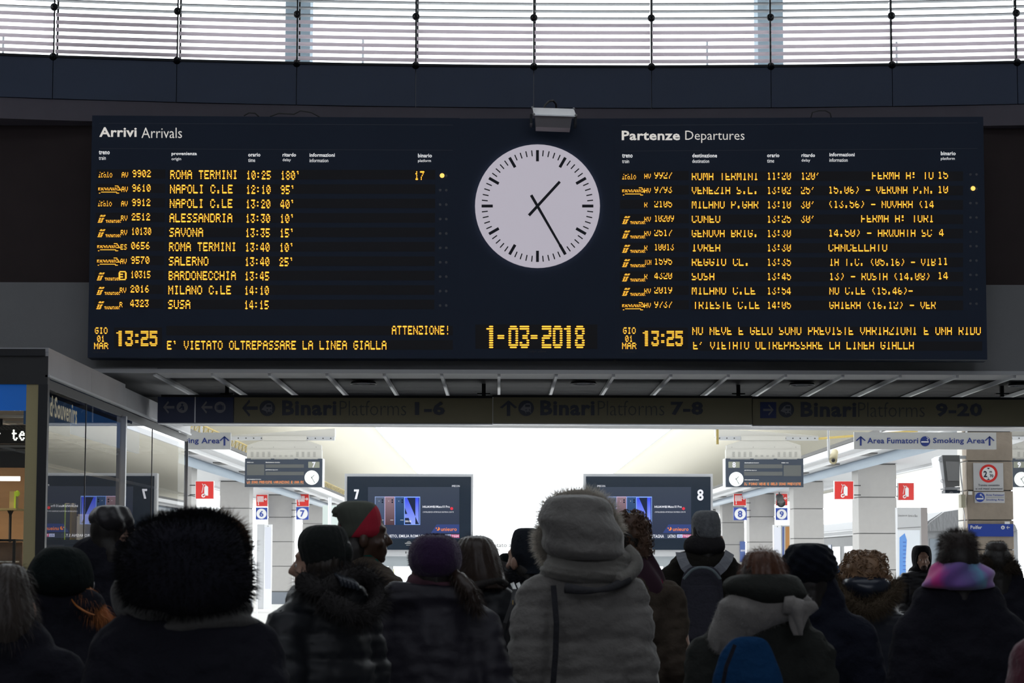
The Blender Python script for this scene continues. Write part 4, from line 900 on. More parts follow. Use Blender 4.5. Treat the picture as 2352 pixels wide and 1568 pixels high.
for s_, a, y0, b, y1 in (('Area Fumatori', 2264.5, 1134, 2306, 1138.5), ('Smoking Area', 2265, 1145, 2305.5, 1150.5)):
    mb = MB(); text_mb(mb, s_, m, a, y0, b, y1, .01, .004); mb.build('print', M_blue, ts)
quad_mb(MB(), m, 2265, 1141.4, 2306, 1142, .004).build('rule_line', M_joint, ts)
ts = thing('police_sign', m(2276, 1232), 'blue Polfer sign with arrow on the stone pillar', 'sign')
sheet('plate', 2224.5, 1203, 2327.5, 1231.5, YP - .02, M_blue, ts, .016); m2 = yp(YP - .02).hit
mb = MB(); text_mb(mb, 'Polfer', m2, 2229, 1206.5, 2255.5, 1214.5, .02, .004); mb.build('print', M_whiteink, ts)
disc_mb(MB(), m2, 2303.5, 1211, 4.4, .004, 20).build('pictogram_disc', M_whiteink, ts); arrow(MB(), m2, 2315.5, 1211, 8, math.pi, 1.5, .004).build('arrow', M_whiteink, ts); poly_mb(MB(), m2, [(2301.5, 1213), (2303.5, 1208.5), (2305.5, 1213)], .006).build('pictogram', M_blue, ts)
for x0, y0, x1, y1, lb in ((2224, 1128, 2233, 1136, 'small white junction box left on the stone pillar'), (2308, 1197.5, 2319.5, 1203.5, 'small white tag above the blue police sign')):
    a = at(x0, y1, YP - .02); b = at(x1, y0, YP - .02); box('junction_box', (a.x, YP - .02, a.z), (b.x, YP + .003, b.z), M_whiteink, bevel=.003, label=lb, category='box')
t = thing('electric_box', at(2212, 1165, YP - .01), 'beige electric box with conduit on the pillar side', 'electric box')
a = at(2209, 1165, YP - .08); b = at(2218.5, 1135, YP - .08); box('case', (a.x, YP - .06, a.z), (b.x, YP + .1, b.z), mat('olive beige case', (.36, .34, .25), .6), t, bevel=.004)
MB().tube([at(2212, 1135, YP), at(2208, 1100, YP), at(2203, 1048, YP), at(2198, 1045, YP), at(2192, 1052, YP)], .008, 6).build('conduit', M_steel, t, smooth=True); MB().tube([at(2213, 1165, YP), at(2216, 1190, YP), at(2216, 1290, YP)], .006, 6).build('conduit', M_steel, t, smooth=True)
MB().cap(at(2192, 1051, YP), at(2189.5, 1054.5, YP), .012, .016, 8).build('lamp_head', M_steel, t, smooth=True)
# CRT monitor in a white housing hung left of the pillar
YM = 29.2
t = thing('monitor', at(2185, 1132, YM), 'tilted tube monitor in white housing hung beside the stone pillar', 'monitor')
f = [at(x, y, YM) for x, y in ((2164.5, 1045), (2204, 1045), (2204, 1116), (2172, 1118))]
MB().prism(f, (0, .5, 0)).build('screen_surround', mat('dark grey surround', (.10, .10, .10), .4), t)
g = [at(x, y, YM - .01) for x, y in ((2172, 1059), (2203, 1060), (2203, 1104), (2177.5, 1104))]
MB().prism(g, (0, .01, 0)).build('screen', mat('dull glass screen', (.2, .2, .2), .25), t)
s_ = [at(x, y, YM + .01) for x, y in ((2156, 1050), (2164.5, 1045), (2172, 1118), (2166.5, 1121))]; MB().prism(s_, (0, .5, 0)).build('side_panel', M_white, t)
for y in (1056, 1104): p = at(2160 + (y - 1056) * .1, y, YM + .005); MB().torus(p, .02, .004, 'Y', 16, 6).build('latch', M_steel, t, smooth=True)
MB().box(at(2170, 1124, YM + .1), at(2205, 1118, YM + .1) + Vector((0, .3, 0))).build('bottom_plate', M_canopy, t)
p = at(2180, 1046, YM + .2); box('hanger_arm', (p.x + .02, YM + .42, p.z - .03), (xa + .01, YM + .46, p.z + .01), M_canopy, t)
t2 = thing('small_display', at(2188, 1132, YM), 'narrow navy display box under the tube monitor', 'display')
a = at(2171, 1132, YM + .15); b = at(2205, 1125.2, YM + .15); box('casing', (a.x, YM + .15, a.z), (b.x, YM + .4, b.z), MATS['navy casing'], t2); mb = MB(); text_mb(mb, 'udine', yp(YM + .15).hit, 2181, 1128.5, 2189, 1131, 0, .003); mb.build('print', M_whiteink, t2)
# camera on a drop pole
t = thing('security_camera', at(1902, 1008, 29.2), 'beige security camera on a short white drop pole', 'camera')
p0 = at(1902.5, 1008, 29.2); p1 = at(1904, 1052, 29.2); MB().tube([Vector((p0.x, 29.2, 6.2)), p0 + Vector((0, 0, -.0))], .012, 8).build('hanger_rod', M_steel, t); MB().tube([p0, p1], .018, 10).build('pole', M_white, t)
MB().tube([at(1917, 1038, 29.28), at(1913.5, 1058, 29.1)], [.047, .05], 14).build('body', mat('beige camera shell', (.55, .48, .3), .5), t, smooth=True); MB().tube([p1, at(1907, 1061, 29.2), at(1914, 1062, 29.2)], .012, 6).build('arm', M_steel, t)
MB().ell(at(1914, 1057, 29.08), (.024, .024, .024), nu=12, nv=8).build('lens', M_black, t, smooth=True)
# timetable case, info totems
t = thing('timetable_case', at(2090, 1340, 47), 'tall grey framed timetable case right of the large column', 'timetable case')
a = at(2061, 1165, 46); b = at(2115, 1165, 46); z1 = a.z
box('cabinet', (a.x, 46, .1), (b.x, 46.25, z1), M_canopy, t); box('dark_edge', (b.x, 46, .1), (at(2130, 1165, 46).x, 46.6, z1), mat('warm grey metal', (.22, .2, .2), .4), t)
quad_mb(MB(), yp(46).hit, 2061.5, 1217, 2113, 1500, .004).build('glazed_sheet', mat('timetable paper', (.62, .66, .72), .2, coat=1), t)
poly_mb(MB(), yp(46).hit, [(2066, 1234), (2078, 1224), (2083, 1240), (2080, 1290), (2084, 1420), (2070, 1460), (2066, 1460)], .006).build('map_print', mat('blue map print', (.1, .25, .6), .4), t)
for k in range(9): quad_mb(MB(), yp(46).hit, 2074, 1244 + 9 * k, 2081, 1245.2 + 9 * k, .008).build('print_line', M_blue, t)
for s_, a_, b_ in (('Composizione treni', 2063, 2084), ('Arrivi e Bus', 2086, 2107)): mb = MB(); text_mb(mb, s_, yp(46).hit, a_, 1181, b_, 1187, 0); mb.build('header_print', M_joint, t)
line_mb(MB(), yp(46).hit, [(2061, 1213), (2115, 1210)], 1.2, .006).build('seam', M_joint, t)
for px in (2073, 2118): MB().torus(at(px, 1163, 46.1) + Vector((0, 0, .02)), .02, .004, 'Y', 14, 6).build('lifting_ring', M_steel, t, smooth=True)
for x in (2066, 2122): p = at(x, 1300, 46); box('foot', (p.x - .04, 46, 0), (p.x + .04, 46.2, .1), M_joint, t)
def totem(x0, xm, x1, y0, Y, lb, sidecol, flip):
    t = thing('info_totem', at((x0 + x1) / 2, 1395, Y), lb, 'advertising totem', 'lit advertising totems'); a, mmm, b = at(x0, y0, Y), at(xm, y0, Y), at(x1, y0, Y)
    if not flip:
        box('side_panel', (a.x, Y + .02, 0), (mmm.x, Y + .3, a.z + .01), M_steel, t, bevel=.01); box('body', (mmm.x, Y, 0), (b.x, Y + .3, a.z), M_white, t)
        quad_mb(MB(), yp(Y).hit, xm + 1.5, y0 + 6, x1 - 1.5, 1352, .004).build('poster_face', emis('lit poster', (.85, .9, 1), .95) if 'lit poster' not in MATS else MATS['lit poster'], t)
    else:
        box('body', (a.x, Y, 0), (mmm.x, Y + .3, a.z), M_white, t); box('side_panel', (mmm.x, Y + .02, 0), (b.x, Y + .3, a.z - .01), M_steel, t, bevel=.01)
        quad_mb(MB(), yp(Y).hit, x0 + 1.5, y0 + 6, xm - 1.5, 1352, .004).build('poster_face', MATS['lit poster'], t)
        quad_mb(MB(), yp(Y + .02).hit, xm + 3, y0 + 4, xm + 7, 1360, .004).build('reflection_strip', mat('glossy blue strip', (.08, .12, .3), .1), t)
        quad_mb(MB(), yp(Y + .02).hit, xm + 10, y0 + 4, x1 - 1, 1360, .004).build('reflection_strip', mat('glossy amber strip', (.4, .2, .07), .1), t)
    disc_mb(MB(), yp(Y).hit, (xm + (x1 if not flip else x0)) / 2, y0 + 4, 1, .006, 10).build('lamp_mark', M_black, t)
totem(590, 607, 624, 1204, 80, 'bright white totem left of the column plinth under the 6 sign', 0, False)
totem(1777, 1794, 1815, 1205, 76, 'bright totem with blue and amber side under the 9 sign', 0, True)
# low barriers
def barrier(x0, x1, yt, Y, lb, mm=M_white, n_=3):
    t = thing('barrier', at(x0, yt, Y), lb, 'barrier'); a = at(x0, yt, Y); b = at(x1, yt, Y)
    MB().tube([Vector((a.x, Y, .0)), a, b, Vector((b.x, Y, 0))], .025, 8).build('rail', mm, t)
    for k in range(1, n_): x = a.x + (b.x - a.x) * k / n_; MB().tube([(x, Y, 0), (x, Y, a.z)], .015, 6).build('upright', mm, t)
barrier(560, 590, 1376, 60, 'low white hoop barrier near the left column bases')
# train on the far right track
TX, TY = 15.0, 84.0
t = thing('train', (TX + 1.75, TY, 0), 'silver grey train standing on the far right track', 'train')
Mt = mat('silver train skin', (.13, .135, .14), .45, metal=.3, var=.12, scale=2, bump=.3, bscale=3)
mb = MB(); prof = [(0, .3), (0, 2.7), (.25, 3.05), (.8, 3.4), (1.75, 3.55), (2.7, 3.4), (3.25, 3.05), (3.5, 2.7), (3.5, .3)]
mb.prism([Vector((TX + a, TY, b)) for a, b in prof], (0, 46, 0)); mb.build('carbody', Mt, t)
mb = MB(); mb.prism([Vector((TX + .05 + a * .97, TY - .3, b)) for a, b in ((0, 2.72), (.3, 3.05), (.8, 3.4), (1.75, 3.55), (2.7, 3.4), (3.4, 2.95), (3.5, 2.72))], (0, .3, 0)); mb.build('roof_cowl', mat('grey roof wrap', (.09, .092, .095), .35, metal=.5, bump=1.0, bscale=4, stretch=(4, 1, 1)), t)
for x0, x1 in ((.35, 1.25), (2.3, 3.2)):
    MB().prism([Vector((TX + x0, TY - .03, z)) for z in (1.55,)] + [Vector((TX + x1, TY - .03, 1.55)), Vector((TX + x1, TY - .03, 2.45)), Vector((TX + x0, TY - .03, 2.45))], (0, .03, 0)).build('cab_window', mat('dark train glass', (.08, .1, .12), .1), t)
box('gangway_door', (TX + 1.4, TY - .02, .4), (TX + 2.1, TY, 2.4), M_white, t)
for k in range(12): box('side_window', (TX - .02, TY + 1.5 + 3.6 * k, 1.5), (TX + .01, TY + 3.9 + 3.6 * k, 2.3), MATS['dark train glass'], t)
for k in range(4): box('side_door', (TX - .025, TY + .3 + 11 * k, .35), (TX + .01, TY + 1.3 + 11 * k, 2.4), mat('train door blue', (.06, .1, .2), .3), t)
for z in (2.75, 2.95): box('roof_rib', (TX - .03 + (z - 2.75), TY, z), (TX + .02 + (z - 2.75), TY + 46, z + .05), M_white, t)
box('lower_stripe', (TX - .012, TY, .9), (TX + .01, TY + 46, 1.15), mat('teal stripe', (.03, .25, .3), .4), t)
for k in range(8): MB().tube([(TX + .3, TY + 3 + 6 * k, .32), (TX + .42, TY + 3 + 6 * k, .32)], .32, 16).build('wheel', M_black, t)
# far screens/booths left between columns
t = thing('booth', at(760, 1290, 66), 'pale glazed booth behind the hatted man, left of the left screen', 'booth')
a = at(741, 1160, 66); b = at(785, 1160, 66)
box('upper_panel', (a.x, 66, 2.2), (b.x, 66.6, a.z), mat('pale green panel', (.55, .62, .6), .4), t); box('lower_panel', (a.x, 66, 0), (b.x, 66.6, 2.18), mat('slate blue counter', (.25, .33, .42), .5), t)
MB().tube([at(758, 1142, 65.5), Vector((at(758, 1142, 65.5).x, 65.5, 0))], .05, 8).build('post', M_steel, t)

# ================================================================ glass fronted shop on the left
XS = -3.25; Y0s, Y1s = 16.9, 24.75
sh = thing('shop', (XS - 2, 20, 0), 'glass sided corner shop with metal fascia on the left', 'shop')
ztop = at(109, 808, Y0s).z; zf = at(109, 862, Y0s).z; zg_ = at(109, 888, Y0s).z
M_fas = mat('satin metal fascia', (.62, .62, .64), .42, metal=.15, var=.2, scale=1.5); M_fasd = mat('dark shop fascia', (.035, .036, .04), .5)
ys = [Y0s] + [abs(XS) * F / (1147 - x) for x in (209, 291, 360)] + [Y1s]
for k, (a, b) in enumerate(zip(ys, ys[1:])):
    box('fascia_sheet', (XS - .03, a + .004, zf), (XS, b - .004, ztop), M_fas, sh)
box('fascia_lip', (XS - .02, Y0s, zf - .012), (XS + .012, Y1s, zf + .004), M_bar, sh)
box('lower_fascia', (XS - .10, Y0s + .05, zg_), (XS - .035, Y1s, zf - .012), M_fasd, sh)
box('roof', (-8, Y0s, ztop), (XS, 20.4, ztop + .03), M_fas, sh)
box('roof', (-6.15, 20.4, ztop - .02), (XS - .02, Y1s, ztop - .005), M_fas, sh)
zh0 = at(50, 882, Y0s).z; zblue = at(50, 942, Y0s).z
box('front_header', (-8, Y0s, zh0), (XS - .002, Y0s + .08, ztop - .03), mat('dark header', (.06, .06, .062), .5), sh)
box('front_header_cap', (-8, Y0s - .02, ztop - .03), (at(104, 815, Y0s).x, Y0s + .1, ztop + .02), M_fasd, sh)
box('corner_post', (at(88, 900, Y0s).x, Y0s, 0), (XS, Y0s + .07, zh0), M_fasd, sh)
box('front_post', (at(60, 900, Y0s).x, Y0s + .01, 0), (at(87.5, 900, Y0s).x, Y0s + .09, zh0), M_gold, sh)
MB().box((-8, Y0s + .04, zblue), (at(59, 900, Y0s).x, Y0s + .06, zh0)).build('blue_fascia', M_shopblue, sh)
MB().box((-8, Y0s + .03, .1), (at(59, 900, Y0s).x, Y0s + .04, zblue)).build('front_glass', M_gl, sh)
for k, (a, b) in enumerate(zip(ys, ys[1:])):
    mb = MB(); mb.v = [Vector((XS - .04, a + .01, .12)), Vector((XS - .04, b - .01, .12)), Vector((XS - .04, b - .01, zg_)), Vector((XS - .04, a + .01, zg_))]; mb.face([0, 1, 2, 3]); mb.build('glass_pane', M_shopglass, sh)
for k, y in enumerate(ys[1:]):
    wv = .03 if k == 1 else .006; big = k in (1, 3)
    box('mullion', (XS - (.05 if big else .043), y - wv, .1), (XS - (.0 if k == 1 else .02 if big else .036), y + wv, zg_ + .01), M_steel if big else M_fasd, sh)
box('sill', (XS - .12, Y0s, 0), (XS, Y1s, .14), M_fasd, sh)
box('transom', (XS - .09, Y0s + .1, at(300, 1102, ys[2]).z - .01), (XS - .05, Y1s, at(300, 1102, ys[2]).z + .01), M_white, sh)
box('back_wall', (-8, Y1s - .06, 0), (XS - .12, Y1s, ztop - .06), mat('grey shop wall', (.3, .3, .31), .7), sh)
wz = 21.6
box('wood_wall', (-8, wz, 0), (at(49, 1000, wz).x + .15, wz + .06, 2.45), M_wood, sh)
box('shop_ceiling', (-8, Y0s + .1, 2.72), (XS - .24, Y1s - .1, 2.78), mat('shop ceiling grey', (.25, .25, .25), .6), sh)
for k in range(5): box('ceiling_lattice', (-7.6 + .9 * k, Y0s + .3, 2.7), (-7.57 + .9 * k, Y1s - .2, 2.72), M_bar, sh)
for k in range(9): box('ceiling_lattice', (-8, Y0s + .4 + .8 * k, 2.7), (XS - .25, Y0s + .43 + .8 * k, 2.72), M_bar, sh)
M_tubeL = emis('lamp tube', (1, .96, .88), 3.0)
for y, x in ((20.6, 0), (20.9, 0)): MB().tube([(-7.8, y, 2.32), (at(47, 1055, y).x, y, 2.32)], .015, 8).build('tube_lamp', M_tubeL, sh)
l = bpy.data.lights.new('shop_lamp', 'AREA'); l.energy = 110; l.color = (1, .78, .5); l.size = 2.0; lo_ = bpy.data.objects.new('shop_lamp', l); SC.collection.objects.link(lo_); lo_.location = (-5.6, 19.2, 2.66)
l = bpy.data.lights.new('shop_lamp', 'AREA'); l.energy = 9; l.color = (.6, .8, 1); l.shape = 'RECTANGLE'; l.size = 2.0; l.size_y = .1; lo_ = bpy.data.objects.new('shop_lamp', l); SC.collection.objects.link(lo_); lo_.location = (-4.9, Y0s - .12, zh0 + .03)
# lettering band inside the side glass, glow added to its unlit face and letters
XB = XS - .16; zb1 = zg_ - .01; zb2 = at(109, 972, Y0s).z
band = MB().box((XB - .03, Y0s + .1, zb2), (XB, ys[1] - .03, zb1)).build('inner_band', mat('dark blue band', (.02, .05, .11), .4, emit=(.02, .07, .16), es=.25), sh)
MB().box((XB - .03, ys[1] + .02, zb2 + .03), (XB, ys[3], zb1)).build('inner_band', mat('bright blue band', (.03, .15, .4), .4, emit=(.02, .15, .45), es=.2), sh)
px_ = Plane((XB, 0, 0), (1, 0, 0)); mb = MB()
V, Pp = text_shape('d·Souvenirs', .02); a = min(v[0] for v in V); b = max(v[0] for v in V); h_ = max(v[1] for v in V)
yA = 17.8; yB = 18.95; zA_ = at(118, 955, 17.9).z; hz = .155
for v in V: mb.v.append(Vector((XB + .006, yA + (yB - yA) * (v[0] - a) / (b - a), zA_ + hz * v[1] / h_)))
for p in Pp: mb.face(list(p))
mb.build('band_lettering', mat('cream band lettering', (.5, .45, .35), .5, emit=(1, .88, .62), es=.42), sh)
# led ticker
YT = 18.6
tk = thing('led_ticker', at(30, 1018, YT), 'black LED ticker with bright white dotted letters inside the shop', 'led display')
a = at(-60, 1018, YT); b = at(58, 976, YT); box('casing', (a.x, YT, a.z), (b.x, YT + .1, b.z), M_black, tk)
MB().tube([((a.x + b.x) / 2, YT + .05, b.z - .01), ((a.x + b.x) / 2, YT + .05, 2.72)], .012, 6).build('hanger', M_black, tk)
TE = {'t': ["0110000", "0110000", "1111100", "0110000", "0110000", "0110110", "0011100"], 'e': ["0000000", "0011100", "0110110", "1111110", "1100000", "0110110", "0011100"], 'r': ["0000000", "1101110", "0111011", "0110000", "0110000", "0110000", "1111000"]}
M_wled = emis('white led', (1, .98, .85), 2.2)
for ch, x in (('r', -3), ('t', 27), ('e', 43)): led_rows(MB(), yp(YT).hit, TE[ch], x - (12 if ch == 'r' else 0), 988, 2.3, 3.6, .9).build('ticker_letter', M_wled, tk)
mb = MB()
for r in range(5):
    for c in range(24):
        if (r * 7 + c * 5) % 4: mb_x = 1 + c * 2.4; quad_mb(mb, yp(YT).hit, mb_x, 978.5 + r * 1.9, mb_x + 1.2, 979.4 + r * 1.9, .004)
mb.build('dot_field', mat('dim led dots', (.4, .4, .35), .5), tk, kind='stuff')
# shelf, gift box, jars behind the glass
t = thing('wire_shelf', at(20, 1170, 19), 'small wire shelf inside the shop holding the gift box', 'shelf'); a = at(-20, 1172, 19.2); b = at(49, 1168, 19.2)
box('board', (a.x, 19.0, a.z), (b.x, 19.4, b.z), M_gold, t); MB().tube([at(18, 1172, 19.1), at(24, 1186, 19.1), at(30, 1172, 19.1)], .006, 6).build('scroll_bracket', M_black, t); MB().tube([at(24, 1172, 19.2), Vector((at(24, 1186, 19.2).x, 19.2, 0))], .012, 6).build('stem', M_black, t)
t = thing('gift_box', at(30, 1168, 19.15), 'tall box tied with a bright green ribbon on the wire shelf', 'gift box'); a = at(21, 1168, 19.1); b = at(37, 1128, 19.1)
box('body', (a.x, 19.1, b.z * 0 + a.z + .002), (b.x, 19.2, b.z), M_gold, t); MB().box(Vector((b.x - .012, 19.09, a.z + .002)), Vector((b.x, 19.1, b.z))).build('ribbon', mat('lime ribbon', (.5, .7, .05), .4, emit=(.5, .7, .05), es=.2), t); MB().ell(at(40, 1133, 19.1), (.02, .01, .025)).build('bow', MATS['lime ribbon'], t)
t = thing('display_cabinet', at(20, 1300, 18.4), 'black framed low display cabinet at the left edge inside the shop', 'cabinet'); a = at(-40, 1300, 17.3); b = at(42, 1238, 17.3)
box('top', (a.x, 17.2, b.z - .015), (b.x, 17.5, b.z), M_black, t); box('back_panel', (a.x, 17.45, 0), (b.x, 17.5, b.z - .02), mat('warm shelf goods', (.3, .2, .15), .6, var=.4, scale=20), t)
for x in (a.x, b.x - .02): box('post', (x, 17.2, 0), (x + .02, 17.22, b.z - .015), M_black, t)
box('shelf', (a.x, 17.22, at(20, 1291, 17.3).z), (b.x - .02, 17.45, at(20, 1291, 17.3).z + .01), M_bar, t)
# shop window goods (right part, seen through the side glass)
t = thing('shop_counter', (XS - .5, 18.6, 0), 'low counter behind the shop side glass', 'counter'); zc_ = at(130, 1240, 19.6).z
box('top', (XS - .6, 19.2, zc_ - .04), (XS - .2, 22.4, zc_), M_fasd, t); box('body', (XS - .56, 19.3, 0), (XS - .3, 22.3, zc_ - .04), mat('grey counter front', (.25, .25, .27), .5), t)
for k, (y, w_, h_, nm, m_, lb) in enumerate(((19.6, .2, .30, 'gift_pack', mat('dark gift pack', (.08, .1, .06), .5), 'dark gift pack with lime ribbon on the shop counter'), (20.2, .11, .3, 'drink_can', mat('olive yellow can', (.4, .33, .06), .35), 'olive yellow tin on the shop counter'), (20.85, .12, .22, 'glass_jar', mat('pale jar', (.5, .55, .6), .15), 'left pale glass jar on the shop counter'), (21.3, .09, .22, 'glass_jar', MATS.get('pale jar') or mat('pale jar', (.5, .55, .6), .15), 'right pale glass jar on the shop counter'))):
    t = thing(nm, (XS - .42, y, zc_), lb, 'packaging' if k < 2 else 'jar')
    if k == 0: box('body', (XS - .55, y - w_, zc_ + .001), (XS - .35, y + w_, zc_ + h_), m_, t); MB().box((XS - .355, y - .05, zc_ + .001), (XS - .345, y - .02, zc_ + h_)).build('ribbon', MATS['lime ribbon'], t)
    else: MB().tube([(XS - .42, y, zc_ + .001), (XS - .42, y, zc_ + h_)], w_ / 2, 16).build('body', m_, t, smooth=False); MB().tube([(XS - .42, y, zc_ + h_), (XS - .42, y, zc_ + h_ + .02)], w_ / 2 * .9, 16).build('lid', M_steel, t)
# ================================================================ people
NV = lambda p, s, o=0.0: noise.noise(Vector((p.x * s[0] + o, p.y * s[1] + o, p.z * s[2] + o)))
def cr(a, b, c, d, t): return .5 * (2 * b + (c - a) * t + (2 * a - 5 * b + 4 * c - d) * t * t + (3 * b - a - 3 * c + d) * t ** 3)
def loft(rows, Y, ratio=.65, yo=0.0, n=32, step=.02, dmax=9, disp=None, mb=None, lean=0.0):
    """closed body of elliptical sections; each row = height and left/right extent seen at depth Y"""
    R = []
    for y, xl, xr in rows:
        a = at(xl, y, Y); b = at(xr, y, Y); R.append(((a.x + b.x) / 2, (b.x - a.x) / 2, (a.z + b.z) / 2))
    S_ = []
    for i in range(len(R) - 1):
        p0 = R[max(i - 1, 0)]; p1 = R[i]; p2 = R[i + 1]; p3 = R[min(i + 2, len(R) - 1)]
        k = max(2, int(max(abs(p1[2] - p2[2]), abs(p1[1] - p2[1])) / step))
        for j in range(k): t = j / k; S_.append(tuple(cr(p0[q], p1[q], p2[q], p3[q], t) for q in range(3)))
    S_.append(R[-1]); mb = mb or MB(); base = len(mb.v)
    if True:
        for i, (cx, w, z) in enumerate(S_):
            d = min(abs(w) * ratio, dmax)
            for j in range(n):
                a = 2 * math.pi * j / n; p = Vector((cx + w * math.cos(a), Y + yo + lean * i + d * math.sin(a), z))
                if disp: nr = Vector((math.cos(a), math.sin(a), 0)); p = p + nr * disp(p, a)
                mb.v.append(p)
    k = len(S_)
    for i in range(k - 1):
        for j in range(n):
            q = (j + 1) % n; mb.face([base + i * n + j, base + i * n + q, base + (i + 1) * n + q, base + (i + 1) * n + j])
    c0 = len(mb.v); mb.v.append(Vector((S_[0][0], Y + yo, S_[0][2] + .001))); c1 = len(mb.v); mb.v.append(Vector((S_[-1][0], Y + yo, S_[-1][2])))
    for j in range(n): q = (j + 1) % n; mb.face([c0, base + q, base + j]); mb.face([c1, base + (k - 1) * n + j, base + (k - 1) * n + q])
    return mb
def remesh(mb, voxel, smooth=4, disp=None):
    """fuse overlapping closed volumes into one continuous surface"""
    me = bpy.data.meshes.new('raw'); me.from_pydata(mb.v, [], mb.f)
    bm = bmesh.new(); bm.from_mesh(me); bmesh.ops.recalc_face_normals(bm, faces=bm.faces); bm.to_mesh(me); bm.free()
    ob = bpy.data.objects.new('raw', me); m = ob.modifiers.new('r', 'REMESH'); m.mode = 'VOXEL'; m.voxel_size = voxel
    if smooth: s = ob.modifiers.new('s', 'SMOOTH'); s.iterations = smooth; s.factor = .5
    out = evaluated(ob); bpy.data.meshes.remove(me)
    if disp:
        ns = [v.normal.copy() for v in out.vertices]
        for v, nn in zip(out.vertices, ns): v.co = v.co + nn * disp(v.co, nn)
    r = MB(); r.v = [v.co.copy() for v in out.vertices]; r.f = [tuple(p.vertices) for p in out.polygons]; r.mi = [0] * len(r.f); bpy.data.meshes.remove(out); return r
def fur(src, N, L, w, mat_, name, parent, droop=.2, wild=.5, sel=None, bend=(0, 0, 0)):
    rnd = random.Random(len(src.f) + N); mb = MB(); fs = src.f; k = 0; tries = 0
    cx = sum((v for v in src.v), Vector()) / len(src.v)
    while k < N and tries < N * 8:
        tries += 1; f = fs[rnd.randrange(len(fs))]; a, b, c = src.v[f[0]], src.v[f[1]], src.v[f[2]]
        u, v = rnd.random(), rnd.random()
        if u + v > 1: u, v = 1 - u, 1 - v
        p = a + (b - a) * u + (c - a) * v; n = (b - a).cross(c - a)
        if n.length < 1e-9: continue
        n.normalize()
        if n.dot(p - cx) < 0: n = -n
        if sel and not sel(p, n): continue
        d = (n + Vector((rnd.uniform(-wild, wild), rnd.uniform(-wild, wild), rnd.uniform(-wild, wild) - droop)) + Vector(bend)).normalized()
        s = d.cross(Vector((rnd.random() - .5, rnd.random() - .5, rnd.random() - .5))).normalized() * w * .5; l = L * rnd.uniform(.5, 1.2)
        q = len(mb.v); d2 = (d + Vector((0, 0, -droop * .8))).normalized()
        mb.v += [p - n * .003 - s, p - n * .003 + s, p + d * l * .55 + s * .6, p + d * l * .55 - s * .6, p + d * l * .55 + d2 * l * .45]
        mb.face([q, q + 1, q + 2, q + 3]); mb.face([q + 3, q + 2, q + 4]); k += 1
    return mb.build(name, mat_, parent, kind='stuff')
BT = {}
def body_template(pose):
    if pose in BT: return BT[pose]
    m = MB(); head_yaw = {'L': 82, 'R': -82, 'r': -40, 'l': 40}.get(pose[-1], 0)
    Rz = Matrix.Rotation(math.radians(head_yaw), 3, 'Z'); hc = Vector((0, 0, 0))
    def hp(x, y, z): return Rz @ Vector((x, y, z))
    E = lambda c, r: m.ell(hp(*c), r, R=Rz, nu=20, nv=14)
    E((0, -.004, 1.63), (.071, .090, .097)); E((0, .03, 1.585), (.064, .068, .085)); E((0, .045, 1.535), (.048, .048, .04)); E((0, .07, 1.512), (.022, .022, .018))
    m.cap(hp(0, .092, 1.612), hp(0, .112, 1.58), .009, .012, 10); E((0, .1, 1.575), (.019, .012, .010)); E((0, .086, 1.548), (.026, .014, .008)); E((0, .084, 1.536), (.022, .014, .008))
    E((0, .07, 1.635), (.055, .026, .014))
    for s in (1, -1): E((.028 * s, .072, 1.60), (.017, .016, .012)); E((.08 * s, -.005, 1.585), (.011, .02, .032)); E((.045 * s, .06, 1.575), (.022, .022, .02))
    m.cap((0, -.015, 1.56), (0, -.02, 1.44), .054, .062, 14)
    for c, r in (((0, -.005, 1.30), (.165, .105, .17)), ((0, 0, 1.13), (.14, .10, .15)), ((0, -.005, .96), (.16, .115, .13))): m.ell(c, r, nu=24, nv=16)
    for s in (1, -1):
        m.cap((0, -.01, 1.41), (.16 * s, -.01, 1.385), .055, .048, 14)
        if pose[0] == 'h': sh_, el, wr = (.18 * s, -.01, 1.39), (.25 * s, .08, 1.16), (.17 * s, .30, .99)
        else: sh_, el, wr = (.165 * s, -.01, 1.385), (.215 * s, -.05, 1.12), (.17 * s, .10, .95)
        sh_, el, wr = Vector(sh_), Vector(el), Vector(wr); m.cap(sh_, el, .05, .038, 14); m.cap(el, wr, .038, .026, 12)
        d = (wr - el).normalized(); palm = wr + d * .05; side = Vector((-s, 0, 0)); m.ell(palm, (.022, .045, .040), R=d.to_track_quat('Y', 'Z').to_matrix(), nu=14, nv=10)
        for k in range(4):
            off = Vector((0, 0, .028 - .019 * k)); L = (.036, .042, .038, .030)[k]; q0 = palm + d * .03 + off; q1 = q0 + d * L; q2 = q1 + (d * .45 + side * .6).normalized() * L * .8; q3 = q2 + (side * .9 - d * .3).normalized() * L * .55
            m.cap(q0, q1, .0085, .0082, 8); m.cap(q1, q2, .0082, .0076, 8); m.cap(q2, q3, .0076, .0068, 8)
        t0 = palm - d * .02 + Vector((0, 0, .03)); t1 = t0 + (d * .6 + Vector((0, 0, .5)) + side * .3).normalized() * .038; t2 = t1 + (d + side * .4).normalized() * .03; m.cap(t0, t1, .011, .0095, 8); m.cap(t1, t2, .0095, .008, 8)
        m.cap((.09 * s, 0, .93), (.095 * s, .01, .50), .085, .052, 14); m.cap((.095 * s, .01, .50), (.10 * s, -.02, .10), .054, .034, 14); m.cap((.10 * s, -.04, .045), (.11 * s, .12, .035), .036, .030, 10)
    r = remesh(m, .0075, 3); me = bpy.data.meshes.new('body'); me.from_pydata(r.v, [], r.f); me.polygons.foreach_set('use_smooth', [True] * len(me.polygons)); BT[pose] = (me, head_yaw); return BT[pose]
SKIN = {'light': mat('light skin', (.42, .25, .18), .5), 'dark': mat('dark skin', (.07, .035, .022), .4)}
